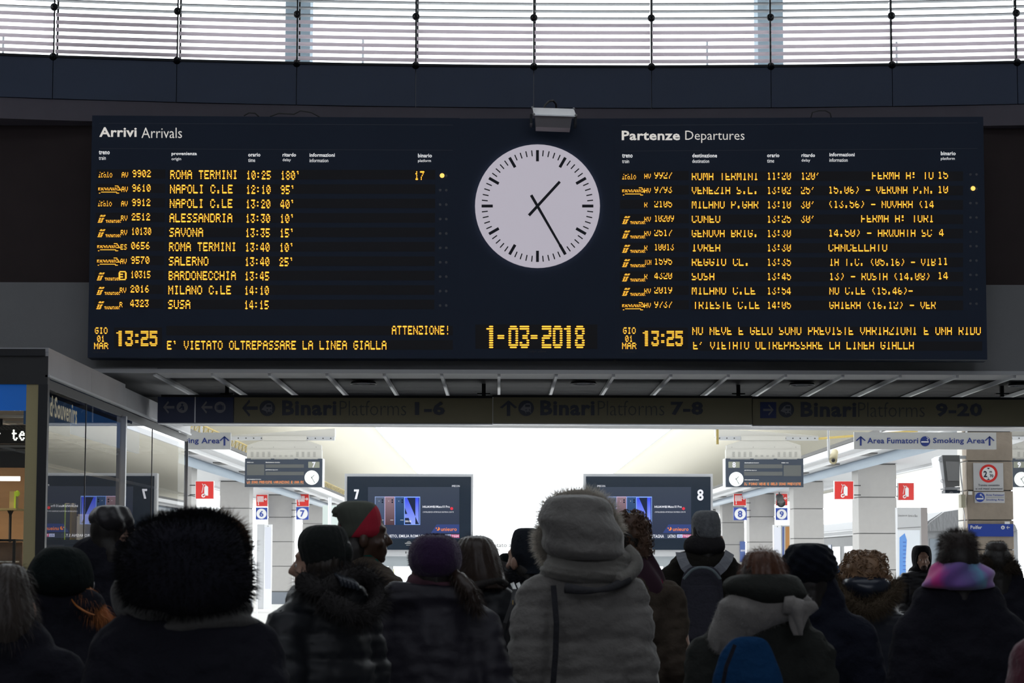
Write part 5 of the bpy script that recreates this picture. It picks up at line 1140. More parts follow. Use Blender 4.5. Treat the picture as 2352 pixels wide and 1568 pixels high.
M_eye = mat('eye white', (.6, .6, .58), .2); M_iris = mat('dark iris', (.02, .012, .008), .1); M_trou = mat('dark trousers', (.02, .02, .025), .8); M_shoe = mat('black shoe leather', (.015, .015, .015), .4)
LEGS = {}
def person(hx, hy, Y, label, pose='s', skin='light', face=1, hair=None, yaw=0):
    """a standing figure: hx, hy = crown of the skull; returns (empty, scale, X)"""
    top = at(hx, hy, Y); s = top.z / 1.73; X = top.x; me, yawd = body_template(pose)
    t = thing('person', (X, Y, 0), label, 'person')
    mt = SKIN[skin]; key = (pose, skin)
    if key not in LEGS: m2 = me.copy(); m2.materials.append(mt); LEGS[key] = m2
    o = bpy.data.objects.new('body', LEGS[key]); SC.collection.objects.link(o); o.parent = t
    yb = math.pi if face < 0 else math.radians(yaw); o.scale = (s, s, s); o.rotation_euler = (0, 0, yb); WL[o.name] = Vector((X, Y, 0))
    Rz = Matrix.Rotation(math.radians(yawd) + yb, 3, 'Z')
    for sd in (1, -1):
        p = Vector((X, Y, 0)) + Rz @ Vector((.029 * sd, .079, 1.60)) * s
        MB().ell(p, .0105 * s, nu=12, nv=8).build('eye', M_eye, t, smooth=True); MB().ell(p + Rz @ Vector((0, .0075, 0)) * s, .0052 * s, nu=10, nv=6).build('iris', M_iris, t, smooth=True)
        if ('leg', sd) not in LEGS:
            mb = MB(); mb.cap((.09 * sd, 0, .95), (.095 * sd, .01, .5), .10, .068, 14).cap((.095 * sd, .01, .5), (.10 * sd, -.015, .12), .068, .058, 14); r = remesh(mb, .016, 2)
            m3 = bpy.data.meshes.new('trouser'); m3.from_pydata(r.v, [], r.f); m3.polygons.foreach_set('use_smooth', [True] * len(m3.polygons)); m3.materials.append(M_trou)
            mb = MB(); mb.cap((.10 * sd, -.06, .05), (.112 * sd, .13, .042), .05, .042, 12).box((.10 * sd - .045, -.10, 0), (.112 * sd + .045, .165, .025)).cap((.10 * sd, -.03, .06), (.10 * sd, -.02, .15), .05, .046, 12); r = remesh(mb, .012, 1)
            m4 = bpy.data.meshes.new('shoe'); zmin = min(v.z for v in r.v); m4.from_pydata([v - Vector((0, 0, zmin)) for v in r.v], [], r.f); m4.polygons.foreach_set('use_smooth', [True] * len(m4.polygons)); m4.materials.append(M_shoe)
            LEGS[('leg', sd)] = (m3, m4)
        for nm, mm in zip(('trouser_leg', 'shoe'), LEGS[('leg', sd)]):
            o = bpy.data.objects.new(nm, mm); SC.collection.objects.link(o); o.parent = t; o.scale = (s, s, s); o.rotation_euler = (0, 0, yb)
    if not any(k == ('cap', pose) for k in LEGS):
        mb = MB(); Q = Matrix.Rotation(math.radians(yawd), 3, 'Z'); mb.ell(Q @ Vector((0, -.022, 1.64)), (.074, .084, .088), R=Q, nu=20, nv=14); mb.ell(Q @ Vector((0, -.045, 1.58)), (.068, .056, .07), R=Q, nu=18, nv=12); mb.cap((0, -.05, 1.55), (0, -.055, 1.45), .052, .045, 14)
        r = remesh(mb, .009, 3, lambda p, n: .004 * NV(p, (40, 40, 8))); m5 = bpy.data.meshes.new('hair'); m5.from_pydata(r.v, [], r.f); m5.polygons.foreach_set('use_smooth', [True] * len(m5.polygons)); LEGS[('cap', pose)] = m5
    m5 = LEGS[('cap', pose)].copy(); m5.materials.append(hair or mat('plain dark hair', (.012, .009, .007), .5, var=.3, scale=40)); o = bpy.data.objects.new('hair', m5); SC.collection.objects.link(o); o.parent = t; o.scale = (s, s, s); o.rotation_euler = (0, 0, yb)
    return t, s, X
def coat(t, s, X, Y, rows, mat_, name='coat', bulk=1.0, ratio=.62, quilt=0, fold=.006, voxel=.014, arms=True, extra=None, yo=0.0, hold=None, seed=0.0, shw=None, hem=.62, yaw=0, tight=0.0):
    m = MB(); last = rows[-1]; zl = at(last[1], last[0], Y).z
    # carry the hem down below the picture
    yh = 1290 + (1.6 - hem * s) * F / Y
    rr = list(rows)
    if yh > last[0] + 30: rr += [((last[0] + yh) / 2, last[1] + 6, last[2] - 6), (yh, last[1] + 2, last[2] - 2)]
    loft(rr, Y, ratio, yo, 28, .03, .22 * bulk + .03, mb=m)
    if arms:
        aw = (shw or .185) - tight * .5; Ry = Matrix.Rotation(math.radians(yaw), 3, 'Z'); o0 = Vector((X, Y, 0))
        for sd in (1, -1):
            b = bulk
            if hold and sd in hold: P = [Vector(q) for q in hold[sd]]
            else: P = [o0 + Ry @ Vector(q) * s for q in ((aw * sd, -.01, 1.375), ((.245 + .03 * (b - 1) - tight) * sd, -.06, 1.11), (.20 * sd, .12, .95))]
            if not (hold and sd in hold): m.cap(o0 + Ry @ Vector((0, -.02, 1.425)) * s, o0 + Ry @ Vector((aw * .9 * sd, -.01, 1.395)) * s, .088 * s, .078 * s, 14)
            else: m.cap((X, Y, 1.425 * s), (X + .165 * sd * s, Y, 1.395 * s), .085 * s, .078 * s, 14)
            m.cap(P[0], P[1], .078 * b * s, .070 * b * s, 14); m.cap(P[1], P[2], .070 * b * s, .058 * b * s, 14)
    if extra: extra(m)
    if not hold: m.ell((X, Y - .03 * s, 1.468 * s), (.088 * s, .088 * s, .055 * s), nu=20, nv=12)
    for (c, r_) in (((0, -.005, 1.29), (.17, .132, .19)), ((0, -.005, 1.10), (.155, .128, .2)), ((0, -.008, .95), (.18, .14, .17))): m.ell(Vector((X, Y, 0)) + Vector(c) * s, Vector(r_) * s, R=Matrix.Rotation(math.radians(yaw), 3, 'Z'), nu=24, nv=14)
    def disp(p, n):
        d = 1.7 * fold * (NV(p, (8, 8, 5), seed) + .7 * NV(p, (16, 16, 30), seed + 3)) + .002 * NV(p, (50, 50, 70), seed)
        if quilt:
            q = (p.z + .012 * NV(p, (6, 6, 6), seed)) / quilt; f = abs(q - round(q)) * 2; d += .011 * (min(1, f * 2.2) - .6) + .004 * NV(p, (30, 30, 60), seed)
        return d
    r = remesh(m, voxel, 5, disp); o = r.build(name, mat_, t, smooth=True); return r, o
def knit(a_=.0025, k=30, r_=.0): return lambda p, a: a_ * math.cos(k * a) + r_ * math.sin(p.z * 420) + .003 * NV(p, (14, 14, 14), 5)
HEADW = {'hair', 'beanie', 'hood', 'knitted_hat', 'flat_cap', 'cap', 'beret', 'fur_hood'}
def soft(a_=.006, sc=(10, 10, 10), o=0): return lambda p, a: a_ * NV(p, sc, o)
def strands(a_=.004, k=40): return lambda p, a: a_ * math.sin(k * a + 3 * NV(p, (6, 6, 6))) * .6 + .008 * NV(p, (12, 12, 3)) + .003 * NV(p, (50, 50, 8))
def part(rows, Y, mat_, name, t, ratio=1.0, yo=0.0, disp=None, n=56, step=.008, dmax=9, label=None):
    if name in HEADW: ratio *= 1.2; yo -= .012
    mb = loft(rows, Y, ratio, yo, n, step, dmax, disp); return mb, mb.build(name, mat_, t, smooth=True, label=label)
def path_tube(pts, Y, r, mat_, name, t, n=16, disp=None, smooth=True):
    P = []
    pts = [Vector((x, y, d)) for x, y, d in pts]; k = len(pts)
    for i in range(k - 1):
        p0, p1, p2, p3 = pts[max(i - 1, 0)], pts[i], pts[i + 1], pts[min(i + 2, k - 1)]
        for j in range(6): P.append(cr(p0, p1, p2, p3, j / 6))
    P.append(pts[-1]); W3 = [at(p.x, p.y, Y + p.z) for p in P]; L = len(W3)
    rr = [r[0] + (r[1] - r[0]) * abs(2 * i / (L - 1) - 1) if len(r) == 2 else r[min(len(r) - 1, int(i * len(r) / L))] for i in range(L)]
    mb = MB().tube(W3, rr, n)
    if disp:
        mb.v = [v + Vector((NV(v, (14, 14, 14)), NV(v, (14, 14, 14), 9), NV(v, (14, 14, 14), 17))) * disp for v in mb.v]
    return mb, mb.build(name, mat_, t, smooth=smooth)
def glasses(t, X, Y, s, yawd, col=None):
    Rz = Matrix.Rotation(math.radians(yawd), 3, 'Z'); o = Vector((X, Y, 0)); mb = MB()
    for sd in (1, -1):
        c = o + Rz @ Vector((.031 * sd, .103, 1.60)) * s; M_ = Rz @ Matrix.Rotation(0, 3, 'Z')
        mb.torus(c, .023 * s, .0025, 'Y', 20, 6, M_); mb.tube([o + Rz @ Vector((.055 * sd, .10, 1.603)) * s, o + Rz @ Vector((.082 * sd, .03, 1.605)) * s, o + Rz @ Vector((.084 * sd, -.01, 1.598)) * s], .0028, 6)
    mb.tube([o + Rz @ Vector((-.008, .105, 1.605)) * s, o + Rz @ Vector((.008, .105, 1.605)) * s], .002, 6); mb.build('glasses', M_steel, t, smooth=True)
def fabric(name, col, rough=.85, sheen=.0, **k): k.setdefault('bump', .5); k.setdefault('bscale', 28); return mat(name, col, rough, sheen=sheen, spec=.08, **k)
def strap(pts, Y, w, mat_, name, t, th=.008):
    """a flat band lying on a surface"""
    P = [at(x, y, Y + d) for x, y, d in pts]; mb = MB(); n0 = 0
    for i, p in enumerate(P):
        tg = (P[min(i + 1, len(P) - 1)] - P[max(i - 1, 0)]).normalized(); sd = tg.cross(Vector((0, 1, 0))).normalized() * w / 2
        mb.v += [p - sd, p + sd, p + sd + Vector((0, -th, 0)), p - sd + Vector((0, -th, 0))]
    for i in range(len(P) - 1):
        for j in range(4): q = (j + 1) % 4; mb.face([i * 4 + j, i * 4 + q, (i + 1) * 4 + q, (i + 1) * 4 + j])
    mb.face([0, 1, 2, 3]); k = (len(P) - 1) * 4; mb.face([k, k + 3, k + 2, k + 1]); return mb.build(name, mat_, t)
BLK = fabric('black wool', (.017, .017, .024), var=.2, scale=14); BLKN = mat('black nylon', (.006, .008, .012), .5, var=.2, scale=6)
# A  big black fur hood, foreground left
Y = 6.5; t, s, X = person(432, 1196, Y, 'person in a huge black fur hood and grey scarf, nearest on the left')
mb, o = part([(1184, 415, 480), (1192, 372, 510), (1212, 320, 540), (1245, 292, 560), (1300, 280, 576), (1350, 285, 578), (1388, 305, 565), (1412, 350, 530)], Y, BLK, 'fur_hood', t, .85, .0, soft(.012, (14, 14, 14)))
Mfur = fabric('black fur', (.011, .011, .013)); fur(mb, 10000, .030, .0020, Mfur, 'hood_fur', t, .15, .45)
mb2 = MB(); 
mb, o = part([(1181, 455, 495), (1186, 430, 530), (1205, 440, 556), (1235, 520, 566), (1262, 548, 572)], Y, fabric('brown fur trim', (.10, .06, .035)), 'hood_rim', t, .5, .06, soft(.006)); fur(mb, 1500, .03, .0016, MATS['brown fur trim'], 'rim_fur', t, .1, .5)
gs = fabric('grey woollen scarf', (.08, .077, .074), sheen=.2, var=.2, scale=20)
part([(1378, 300, 562), (1396, 288, 574), (1420, 292, 588), (1442, 300, 596), (1458, 330, 585)], Y, gs, 'scarf', t, .72, 0, lambda p, a: .010 * math.sin(p.z * 120 + 2 * math.sin(a * 2)) + .006 * NV(p, (12, 12, 12)))
path_tube([(300, 1330, .08), (280, 1345, .05), (273, 1368, .02), (280, 1395, 0), (305, 1408, -.03)], Y, [.022, .026], gs, 'scarf_fold', t, 12, .004)
coat(t, s, X, Y, [(1412, 345, 545), (1428, 285, 606), (1450, 245, 625), (1490, 222, 640), (1568, 205, 668)], BLK, 'coat', 1.08, .6, fold=.007, seed=1)
# B  long haired person at left edge
Y = 7.0; t, s, X = person(22, 1301, Y, 'person with long greyish brown hair at the far left edge')
hb = mat('ash brown hair', (.055, .042, .034), .45, var=.3, scale=30, stretch=(1, 1, .1))
mb, o = part([(1294, 12, 36), (1303, -8, 58), (1325, -24, 70), (1360, -30, 76), (1400, -32, 84), (1440, -38, 80), (1480, -34, 60)], Y, hb, 'hair', t, 1.05, -.01, strands()); fur(mb, 2200, .05, .0012, hb, 'loose_strands', t, 1.2, .4)
coat(t, s, X, Y, [(1398, -30, 66), (1425, -80, 90), (1470, -108, 120), (1568, -120, 130)], BLK, 'coat', 1.0, .62, seed=2)
# C  black beanie, ginger hair
Y = 8.2; t, s, X = person(145, 1261, Y, 'person in black beanie with long ginger hair and glasses, lower left', 'sr')
part([(1255, 122, 162), (1261, 104, 184), (1280, 84, 203), (1308, 70, 212), (1338, 64, 214), (1360, 84, 208), (1368, 104, 190)], Y, fabric('black green knit', (.008, .012, .012)), 'beanie', t, 1.15, -.01, knit(.0035, 26))
gh = mat('ginger hair', (.50, .17, .04), .4, var=.35, scale=30, stretch=(1, 1, .1))
mb, o = part([(1345, 178, 208), (1362, 170, 222), (1385, 185, 236), (1405, 205, 250), (1418, 225, 256)], Y, gh, 'hair', t, .9, -.03, strands(.004, 18), n=40); fur(mb, 2200, .06, .0013, gh, 'loose_strands', t, 1.1, .35, bend=(.35, 0, -.4))
mb, o = path_tube([(120, 1368, -.02), (85, 1390, -.05), (48, 1410, -.08), (18, 1432, -.09), (-5, 1465, -.1)], Y, [.012, .02, .026, .02, .012], gh, 'hair_lock', t, 12, .003); fur(mb, 1200, .06, .0012, gh, 'loose_strands', t, .6, .3, bend=(-.6, 0, -.3))
mb, o = path_tube([(162, 1372, -.1), (175, 1390, -.12), (198, 1405, -.14), (218, 1412, -.14)], Y, [.004, .002], gh, 'hair_lock', t, 8)
glasses(t, X, Y, s, -40)
coat(t, s, X, Y, [(1362, 100, 205), (1380, 62, 228), (1405, 48, 246), (1450, 22, 262), (1510, 0, 282), (1568, -18, 300)], BLK, 'coat', 1.0, .62, fold=.009, seed=3, extra=lambda m: m.cap(at(95, 1385, Y - .06), at(200, 1390, Y - .06), .055, .055))
# D  flat cap man
Y = 10.0; t, s, X = person(262, 1166, Y, 'tall man in dark flat cap with glasses beside the shop glass', 'sr')
part([(1160, 242, 278), (1165, 224, 294), (1180, 211, 303), (1196, 210, 308), (1212, 222, 303), (1222, 232, 292)], Y, mat('dark satin cap', (.02, .018, .021), .45), 'flat_cap', t, 1.1, 0, lambda p, a: .006 * math.sin(7 * a + p.z * 30) + .004 * NV(p, (20, 20, 20)))
MB().ell(at(292, 1210, Y - .02), (.03, .02, .028), nu=14, nv=10).build('ear_flap', BLK, t, smooth=True); glasses(t, X, Y, s, -40)
coat(t, s, X, Y, [(1218, 228, 292), (1228, 205, 302), (1240, 180, 318), (1262, 164, 336), (1310, 156, 344), (1400, 152, 345), (1568, 146, 352)], BLK, 'coat', 1.05, .62, seed=4)
# F  tall man, green and red knit hat, profile right
Y = 10.2; t, s, X = person(835, 1160, Y, 'tall man in green and red knitted hat facing right, in brown coat', 'sr', 'dark', yaw=-42)
Mhat = bpy.data.materials.new('green and red knit'); Mhat.use_nodes = True; nt = Mhat.node_tree; bs = nt.nodes['Principled BSDF']; bs.inputs['Roughness'].default_value = .9
tc = nt.nodes.new('ShaderNodeTexCoord'); sx = nt.nodes.new('ShaderNodeSeparateXYZ'); ad = nt.nodes.new('ShaderNodeMath'); ad.operation = 'SUBTRACT'; rp_ = nt.nodes.new('ShaderNodeValToRGB')
nt.links.new(tc.outputs['Object'], sx.inputs[0]); nt.links.new(sx.outputs[0], ad.inputs[0]); ml = nt.nodes.new('ShaderNodeMath'); ml.operation = 'MULTIPLY'; ml.inputs[1].default_value = .75; nt.links.new(sx.outputs[2], ml.inputs[0]); nt.links.new(ml.outputs[0], ad.inputs[1])
e = rp_.color_ramp.elements; e[0].position = 0; e[0].color = (.09, .10, .08, 1); e[1].position = .03; e[1].color = (.55, .02, .05, 1); rp_.color_ramp.interpolation = 'CONSTANT'; nt.links.new(ad.outputs[0], rp_.inputs[0]); nt.links.new(rp_.outputs[0], bs.inputs['Base Color'])
part([(1150, 800, 840), (1155, 784, 858), (1166, 772, 868), (1186, 774, 875), (1205, 781, 877), (1222, 783, 876), (1234, 786, 868)], Y, Mhat, 'knitted_hat', t, .8, 0, knit(.002, 24)); path_tube([(790, 1168, -.02), (777, 1176, -.02), (773, 1188, -.02)], Y, [.016, .028, .02], fabric('grey green knit', (.09, .10, .08)), 'hat_slouch', t, 14)
MB().box(at(780, 1226, Y - .05), at(786, 1206, Y + .05)).build('ear_flap', fabric('red knit', (.5, .02, .05)), t, bevel=.004)
part([(1248, 812, 860), (1262, 800, 866), (1276, 798, 867), (1290, 806, 862)], Y, fabric('dark green scarf', (.01, .075, .06)), 'scarf', t, 1.0, 0, lambda p, a: .006 * math.sin(p.z * 150 + a * 2))
for k in range(4): path_tube([(862 + k, 1284, -.06), (866 + k * 2, 1300, -.07), (868 + k * 2.4, 1322, -.08)], Y, [.004, .003], MATS['dark green scarf'], 'scarf_fringe', t, 8)
coat(t, s, X, Y, [(1272, 806, 858), (1282, 794, 868), (1300, 784, 874), (1340, 774, 880), (1400, 768, 886), (1450, 766, 880), (1568, 762, 874)], fabric('brown wool coat', (.07, .055, .042), var=.25, scale=9), 'coat', .95, .9, fold=.010, seed=5, yaw=-42, tight=.04)
# E  woman, dark beanie, profile left, fur hooded puffer
Y = 8.0; t, s, X = person(742, 1212, Y, 'woman in dark beanie facing left, black puffer with grey fur collar', 'sl', yaw=42)
part([(1205, 728, 770), (1211, 706, 786), (1228, 690, 797), (1252, 685, 803), (1276, 690, 805), (1294, 696, 804), (1308, 706, 800), (1318, 722, 786)], Y, fabric('dark grey green knit', (.018, .021, .02), sheen=.1), 'beanie', t, .85, 0, knit(.003, 20)); MB().ell(at(795, 1268, Y - .03), (.024, .03, .034), nu=16, nv=10).build('beanie_roll', MATS['dark grey green knit'], t, smooth=True)
mb, o = path_tube([(722, 1290, .02), (703, 1303, .02), (685, 1311, .02), (664, 1311, .02)], Y, [.016, .014, .009, .003], mat('blonde hair', (.55, .38, .16), .4, var=.3, scale=30), 'hair_lock', t, 10)
mb, o = part([(1278, 716, 800), (1296, 704, 798), (1314, 706, 796), (1335, 715, 790)], Y, mat('dark nape hair', (.025, .017, .012), .5), 'hair', t, .8, -.02, strands())
r, o = coat(t, s, X, Y, [(1305, 708, 790), (1318, 700, 808), (1335, 684, 826), (1360, 665, 842), (1400, 648, 850), (1440, 636, 852), (1500, 616, 850), (1568, 602, 862)], BLKN, 'puffer_coat', .95, .85, quilt=.085, fold=.006, seed=6, yaw=42, tight=.04)
gf = fabric('dark grey fur', (.045, .042, .042)); mb, o = path_tube([(700, 1338, -.10), (740, 1352, -.17), (790, 1330, -.12), (835, 1322, -.06), (862, 1345, -.03), (865, 1385, -.06), (838, 1412, -.14), (790, 1400, -.20), (740, 1372, -.2)], Y, [.026, .036], gf, 'fur_collar', t, 14, .008); fur(mb, 5000, .04, .0016, gf, 'collar_fur', t, .2, .6)
for k in range(5): path_tube([(770 + 9 * k, 1318 + k * 3, -.16), (782 + 9 * k, 1330 + k * 3, -.19), (786 + 9 * k, 1346 + k * 2, -.19)], Y, [.008, .006], mat('glossy black nylon', (.03, .035, .045), .18), 'hood_pleat', t, 8)
# G  purple beanie
Y = 8.75; t, s, X = person(999, 1236, Y, 'person in purple beanie with brown ponytail and patterned scarf, centre')
mb, o = part([(1228, 980, 1018), (1233, 960, 1038), (1250, 945, 1053), (1275, 938, 1060), (1300, 940, 1059), (1318, 950, 1050), (1326, 962, 1036)], Y, fabric('purple knit', (.045, .022, .065), sheen=.2), 'beanie', t, 1.1, 0, soft(.004, (18, 18, 18))); fur(mb, 2500, .008, .0012, MATS['purple knit'], 'knit_fuzz', t, 0, .6)
Msc = mat('pink and dark patterned scarf', (.10, .04, .06), .9, var=.9, scale=14)
part([(1318, 948, 1048), (1332, 930, 1056), (1348, 918, 1062), (1362, 914, 1066), (1372, 940, 1050)], Y, Msc, 'scarf', t, .85, 0, lambda p, a: .008 * math.sin(p.z * 110 + 2 * a) + .004 * NV(p, (20, 20, 20)))
bh = mat('dark brown hair', (.032, .018, .012), .42, var=.35, scale=30, stretch=(1, 1, .1)); mb, o = path_tube([(1040, 1312, -.05), (1058, 1332, -.1), (1075, 1356, -.13), (1090, 1380, -.14), (1098, 1402, -.14)], Y, [.02, .028, .03, .022, .01], bh, 'ponytail', t, 14, .004); fur(mb, 1600, .05, .0012, bh, 'loose_strands', t, 1, .3, bend=(.4, 0, -.5))
coat(t, s, X, Y, [(1348, 930, 1060), (1356, 895, 1078), (1372, 886, 1094), (1410, 872, 1106), (1450, 858, 1118), (1500, 846, 1130), (1568, 838, 1142)], mat('dark aubergine coat', (.012, .010, .020), .55, var=.2, scale=10, bump=.3, bscale=12), 'coat', 1.12, .64, fold=.009, seed=7, extra=lambda m: m.cap(at(905, 1366, Y - .08), at(1070, 1372, Y - .08), .05, .05))
# H  long brown hair behind the purple beanie
Y = 9.9; t, s, X = person(1094, 1236, Y, 'woman with long dark hair and black jacket right of purple beanie')
mb, o = part([(1230, 1080, 1108), (1236, 1062, 1124), (1255, 1050, 1138), (1285, 1046, 1148), (1318, 1046, 1156), (1350, 1052, 1160)], Y, bh, 'hair', t, 1.0, 0, strands()); fur(mb, 1500, .04, .001, bh, 'loose_strands', t, 1, .3)
path_tube([(1050, 1352, -.1), (1090, 1345, -.14), (1135, 1334, -.1), (1158, 1342, -.04)], Y, [.016, .02], fabric('dark wool collar', (.04, .037, .035)), 'collar', t, 12, .003)
coat(t, s, X, Y, [(1335, 1052, 1160), (1352, 1040, 1178), (1372, 1030, 1192), (1420, 1030, 1204), (1500, 1030, 1212), (1568, 1030, 1222)], BLKN, 'jacket', 1.05, .62, fold=.01, seed=8)
hbag = thing('handbag', at(1150, 1500, Y - .3), 'dark shoulder bag with tan side and brass fittings, right of the aubergine coat', 'bag'); bY = Y - .27
part([(1478, 1128, 1200), (1492, 1124, 1206), (1540, 1122, 1210), (1600, 1124, 1208), (1640, 1130, 1200)], bY, BLK, 'bag_body', hbag, .35, 0, soft(.004)); part([(1490, 1126, 1146), (1540, 1126, 1150), (1600, 1128, 1152)], bY, mat('tan leather', (.18, .05, .02), .5), 'bag_side', hbag, .5, -.035)
for xo in (0, 13): strap([(1148 + xo, 1484, 0.02), (1160 + xo, 1430, .02), (1176 + xo, 1385, .06), (1182 + xo, 1352, .12), (1176 + xo, 1338, .22)], bY, .016, mat('black strap leather', (.02, .02, .022), .35), 'bag_strap', hbag)
for x, y in ((1178, 1383), (1190, 1383), (1182, 1408), (1194, 1402)): MB().box(at(x - 1.2, y + 5, bY - .02), at(x + 1.2, y - 5, bY - .012)).build('brass_fitting', mat('brass', (.7, .5, .2), .3, metal=1), hbag)
# J small person far behind
Y = 14.5; t, s, X = person(1163, 1276, Y, 'small distant person in dark cap left of the hooded figure')
part([(1270, 1156, 1174), (1276, 1147, 1180), (1290, 1143, 1184), (1302, 1146, 1182)], Y, fabric('black green knit', (.008, .012, .012)), 'cap', t, 1.1, 0, soft(.005)); coat(t, s, X, Y, [(1304, 1148, 1180), (1314, 1132, 1194), (1340, 1124, 1200), (1568, 1120, 1206)], BLK, 'coat', 1.0, seed=9, voxel=.02)
# I hooded figure
Y = 10.6; t, s, X = person(1210, 1220, Y, 'person in plain dark hood with glossy black fur trimmed jacket', 'sl')
part([(1212, 1196, 1226), (1217, 1184, 1238), (1235, 1177, 1246), (1265, 1174, 1250), (1288, 1180, 1252), (1304, 1186, 1254), (1318, 1184, 1256)], Y, fabric('dark slate fleece', (.022, .026, .034)), 'hood', t, 1.15, 0, soft(.005))
mb, o = part([(1302, 1172, 1256), (1318, 1158, 1268), (1334, 1152, 1272), (1346, 1170, 1262)], Y, fabric('black fur', (.011, .011, .013)), 'fur_collar', t, .8, 0, soft(.01, (16, 16, 16))); fur(mb, 2200, .03, .0016, mat('glossy black fur', (.03, .035, .045), .3), 'collar_fur', t, .3, .7)
coat(t, s, X, Y, [(1325, 1165, 1262), (1338, 1152, 1272), (1360, 1146, 1280), (1400, 1144, 1284), (1568, 1140, 1290)], BLKN, 'jacket', 1.05, .62, quilt=.1, seed=10)
# L curly hair with dark crimson shawl
Y = 10.05; t, s, X = person(1448, 1186, Y, 'person with curly brown hair and dark crimson shawl over brown coat')
ch = mat('curly brown hair', (.10, .052, .03), .5, var=.4, scale=25); mb, o = part([(1178, 1430, 1462), (1184, 1414, 1478), (1202, 1408, 1489), (1228, 1410, 1493), (1252, 1414, 1495), (1276, 1424, 1493), (1292, 1438, 1484)], Y, ch, 'hair', t, 1.05, 0, lambda p, a: .012 * NV(p, (24, 24, 24)) + .006 * NV(p, (60, 60, 60)))
def curls(src, N, m_, t, r0=.012, sel=None):
    rnd = random.Random(N); mb = MB(); k = 0
    while k < N:
        p = src.v[rnd.randrange(len(src.v))]
        if sel and not sel(p): k += .2; continue
        M_ = Euler((rnd.uniform(0, 6), rnd.uniform(0, 6), rnd.uniform(0, 6))).to_matrix(); r = r0 * rnd.uniform(.6, 1.3); mb.tube([p + M_ @ Vector((r * math.cos(a * .7), r * math.sin(a * .7), r * .12 * a)) for a in range(9)], .0022, 4, False); k += 1
    mb.build('curls', m_, t, smooth=True, kind='stuff')
curls(mb, 420, ch, t)
Mshawl = mat('dark crimson shawl', (.035, .01, .022), .85, var=.6, scale=3); part([(1262, 1424, 1490), (1282, 1412, 1502), (1305, 1400, 1514), (1335, 1396, 1526), (1370, 1400, 1531), (1392, 1420, 1526), (1400, 1470, 1520)], Y, Mshawl, 'shawl', t, .72, -.02, lambda p, a: .008 * math.sin(a * 6 + p.z * 25) + .004 * NV(p, (9, 9, 9)))
path_tube([(1502, 1305, -.03), (1516, 1330, -.04), (1526, 1355, -.05), (1524, 1385, -.06)], Y, [.006, .011], fabric('crimson edge', (.22, .01, .06)), 'shawl_edge', t, 10)
coat(t, s, X, Y, [(1300, 1420, 1500), (1330, 1404, 1516), (1380, 1400, 1526), (1430, 1400, 1522), (1480, 1396, 1518), (1568, 1390, 1534)], fabric('brown cloth coat', (.07, .055, .042), var=.2, scale=8), 'coat', .88, .64, fold=.009, seed=11, tight=.055)
# K white hooded puffer
Y = 9.3; t, s, X = person(1338, 1152, Y, 'person in off-white puffer with fur trimmed hood and thick scarf, centre right')
Mw = fabric('off white nylon', (.20, .19, .178), .6, sheen=.2, var=.06, scale=5); Mwf = translucent_mat('pale fur', (.62, .58, .52), .6); Mws = fabric('off white knit', (.22, .21, .19), sheen=.3)
mb, o = part([(1137, 1288, 1356), (1145, 1258, 1384), (1162, 1245, 1400), (1190, 1241, 1414), (1215, 1242, 1424), (1245, 1246, 1434), (1272, 1258, 1438), (1286, 1275, 1425)], Y, Mw, 'hood', t, .95, -.01, lambda p, a: .006 * math.sin(p.z * 55 + 1.5 * math.cos(a)) + .007 * NV(p, (9, 9, 16)) + .003 * NV(p, (30, 30, 40)))
mb, o = path_tube([(1262, 1285, .04), (1246, 1262, .05), (1241, 1232, .06), (1256, 1200, .07), (1258, 1168, .08), (1285, 1146, .08), (1325, 1137, .08), (1368, 1144, .07), (1394, 1165, .06), (1408, 1195, .06), (1416, 1225, .05)], Y, [.024, .020], Mwf, 'fur_trim', t, 14, .006); fur(mb, 7000, .036, .0016, Mwf, 'trim_fur', t, .1, .6)
part([(1262, 1268, 1432), (1274, 1254, 1446), (1292, 1246, 1454), (1312, 1245, 1455), (1328, 1250, 1450), (1340, 1275, 1425)], Y, Mws, 'scarf', t, .78, -.02, lambda p, a: .004 * math.sin(p.z * 260 + a * 6) + .010 * math.sin(p.z * 62 + 1.2 * math.sin(a + 1)))
path_tube([(1440, 1262, -.02), (1456, 1278, -.04), (1458, 1300, -.05), (1444, 1318, -.08), (1415, 1330, -.14)], Y, [.030, .024], Mws, 'scarf_fold', t, 14, .004)
path_tube([(1300, 1350, -.17), (1350, 1356, -.20), (1400, 1350, -.18), (1440, 1330, -.1)], Y, [.010, .022], fabric('dark scarf lining', (.06, .06, .065)), 'scarf_lining', t, 10)
coat(t, s, X, Y, [(1325, 1275, 1440), (1340, 1246, 1462), (1362, 1236, 1474), (1400, 1228, 1480), (1450, 1224, 1484), (1510, 1222, 1486), (1568, 1222, 1484)], Mw, 'puffer_coat', 1.12, .62, quilt=.13, fold=.007, seed=12, tight=.045)
sb = thing('crossbody_bag', at(1290, 1700, Y - .32), 'dark bag strap crossing the back of the white puffer', 'bag'); strap([(1271, 1344, -.13), (1274, 1380, -.185), (1278, 1430, -.22), (1276, 1500, -.235), (1268, 1600, -.25), (1262, 1700, -.25)], Y, .022, fabric('charcoal webbing', (.03, .03, .035)), 'bag_strap', sb); part([(1690, 1225, 1300), (1705, 1215, 1310), (1800, 1212, 1314), (1850, 1222, 1302)], Y - .30, BLK, 'bag_body', sb, .4)
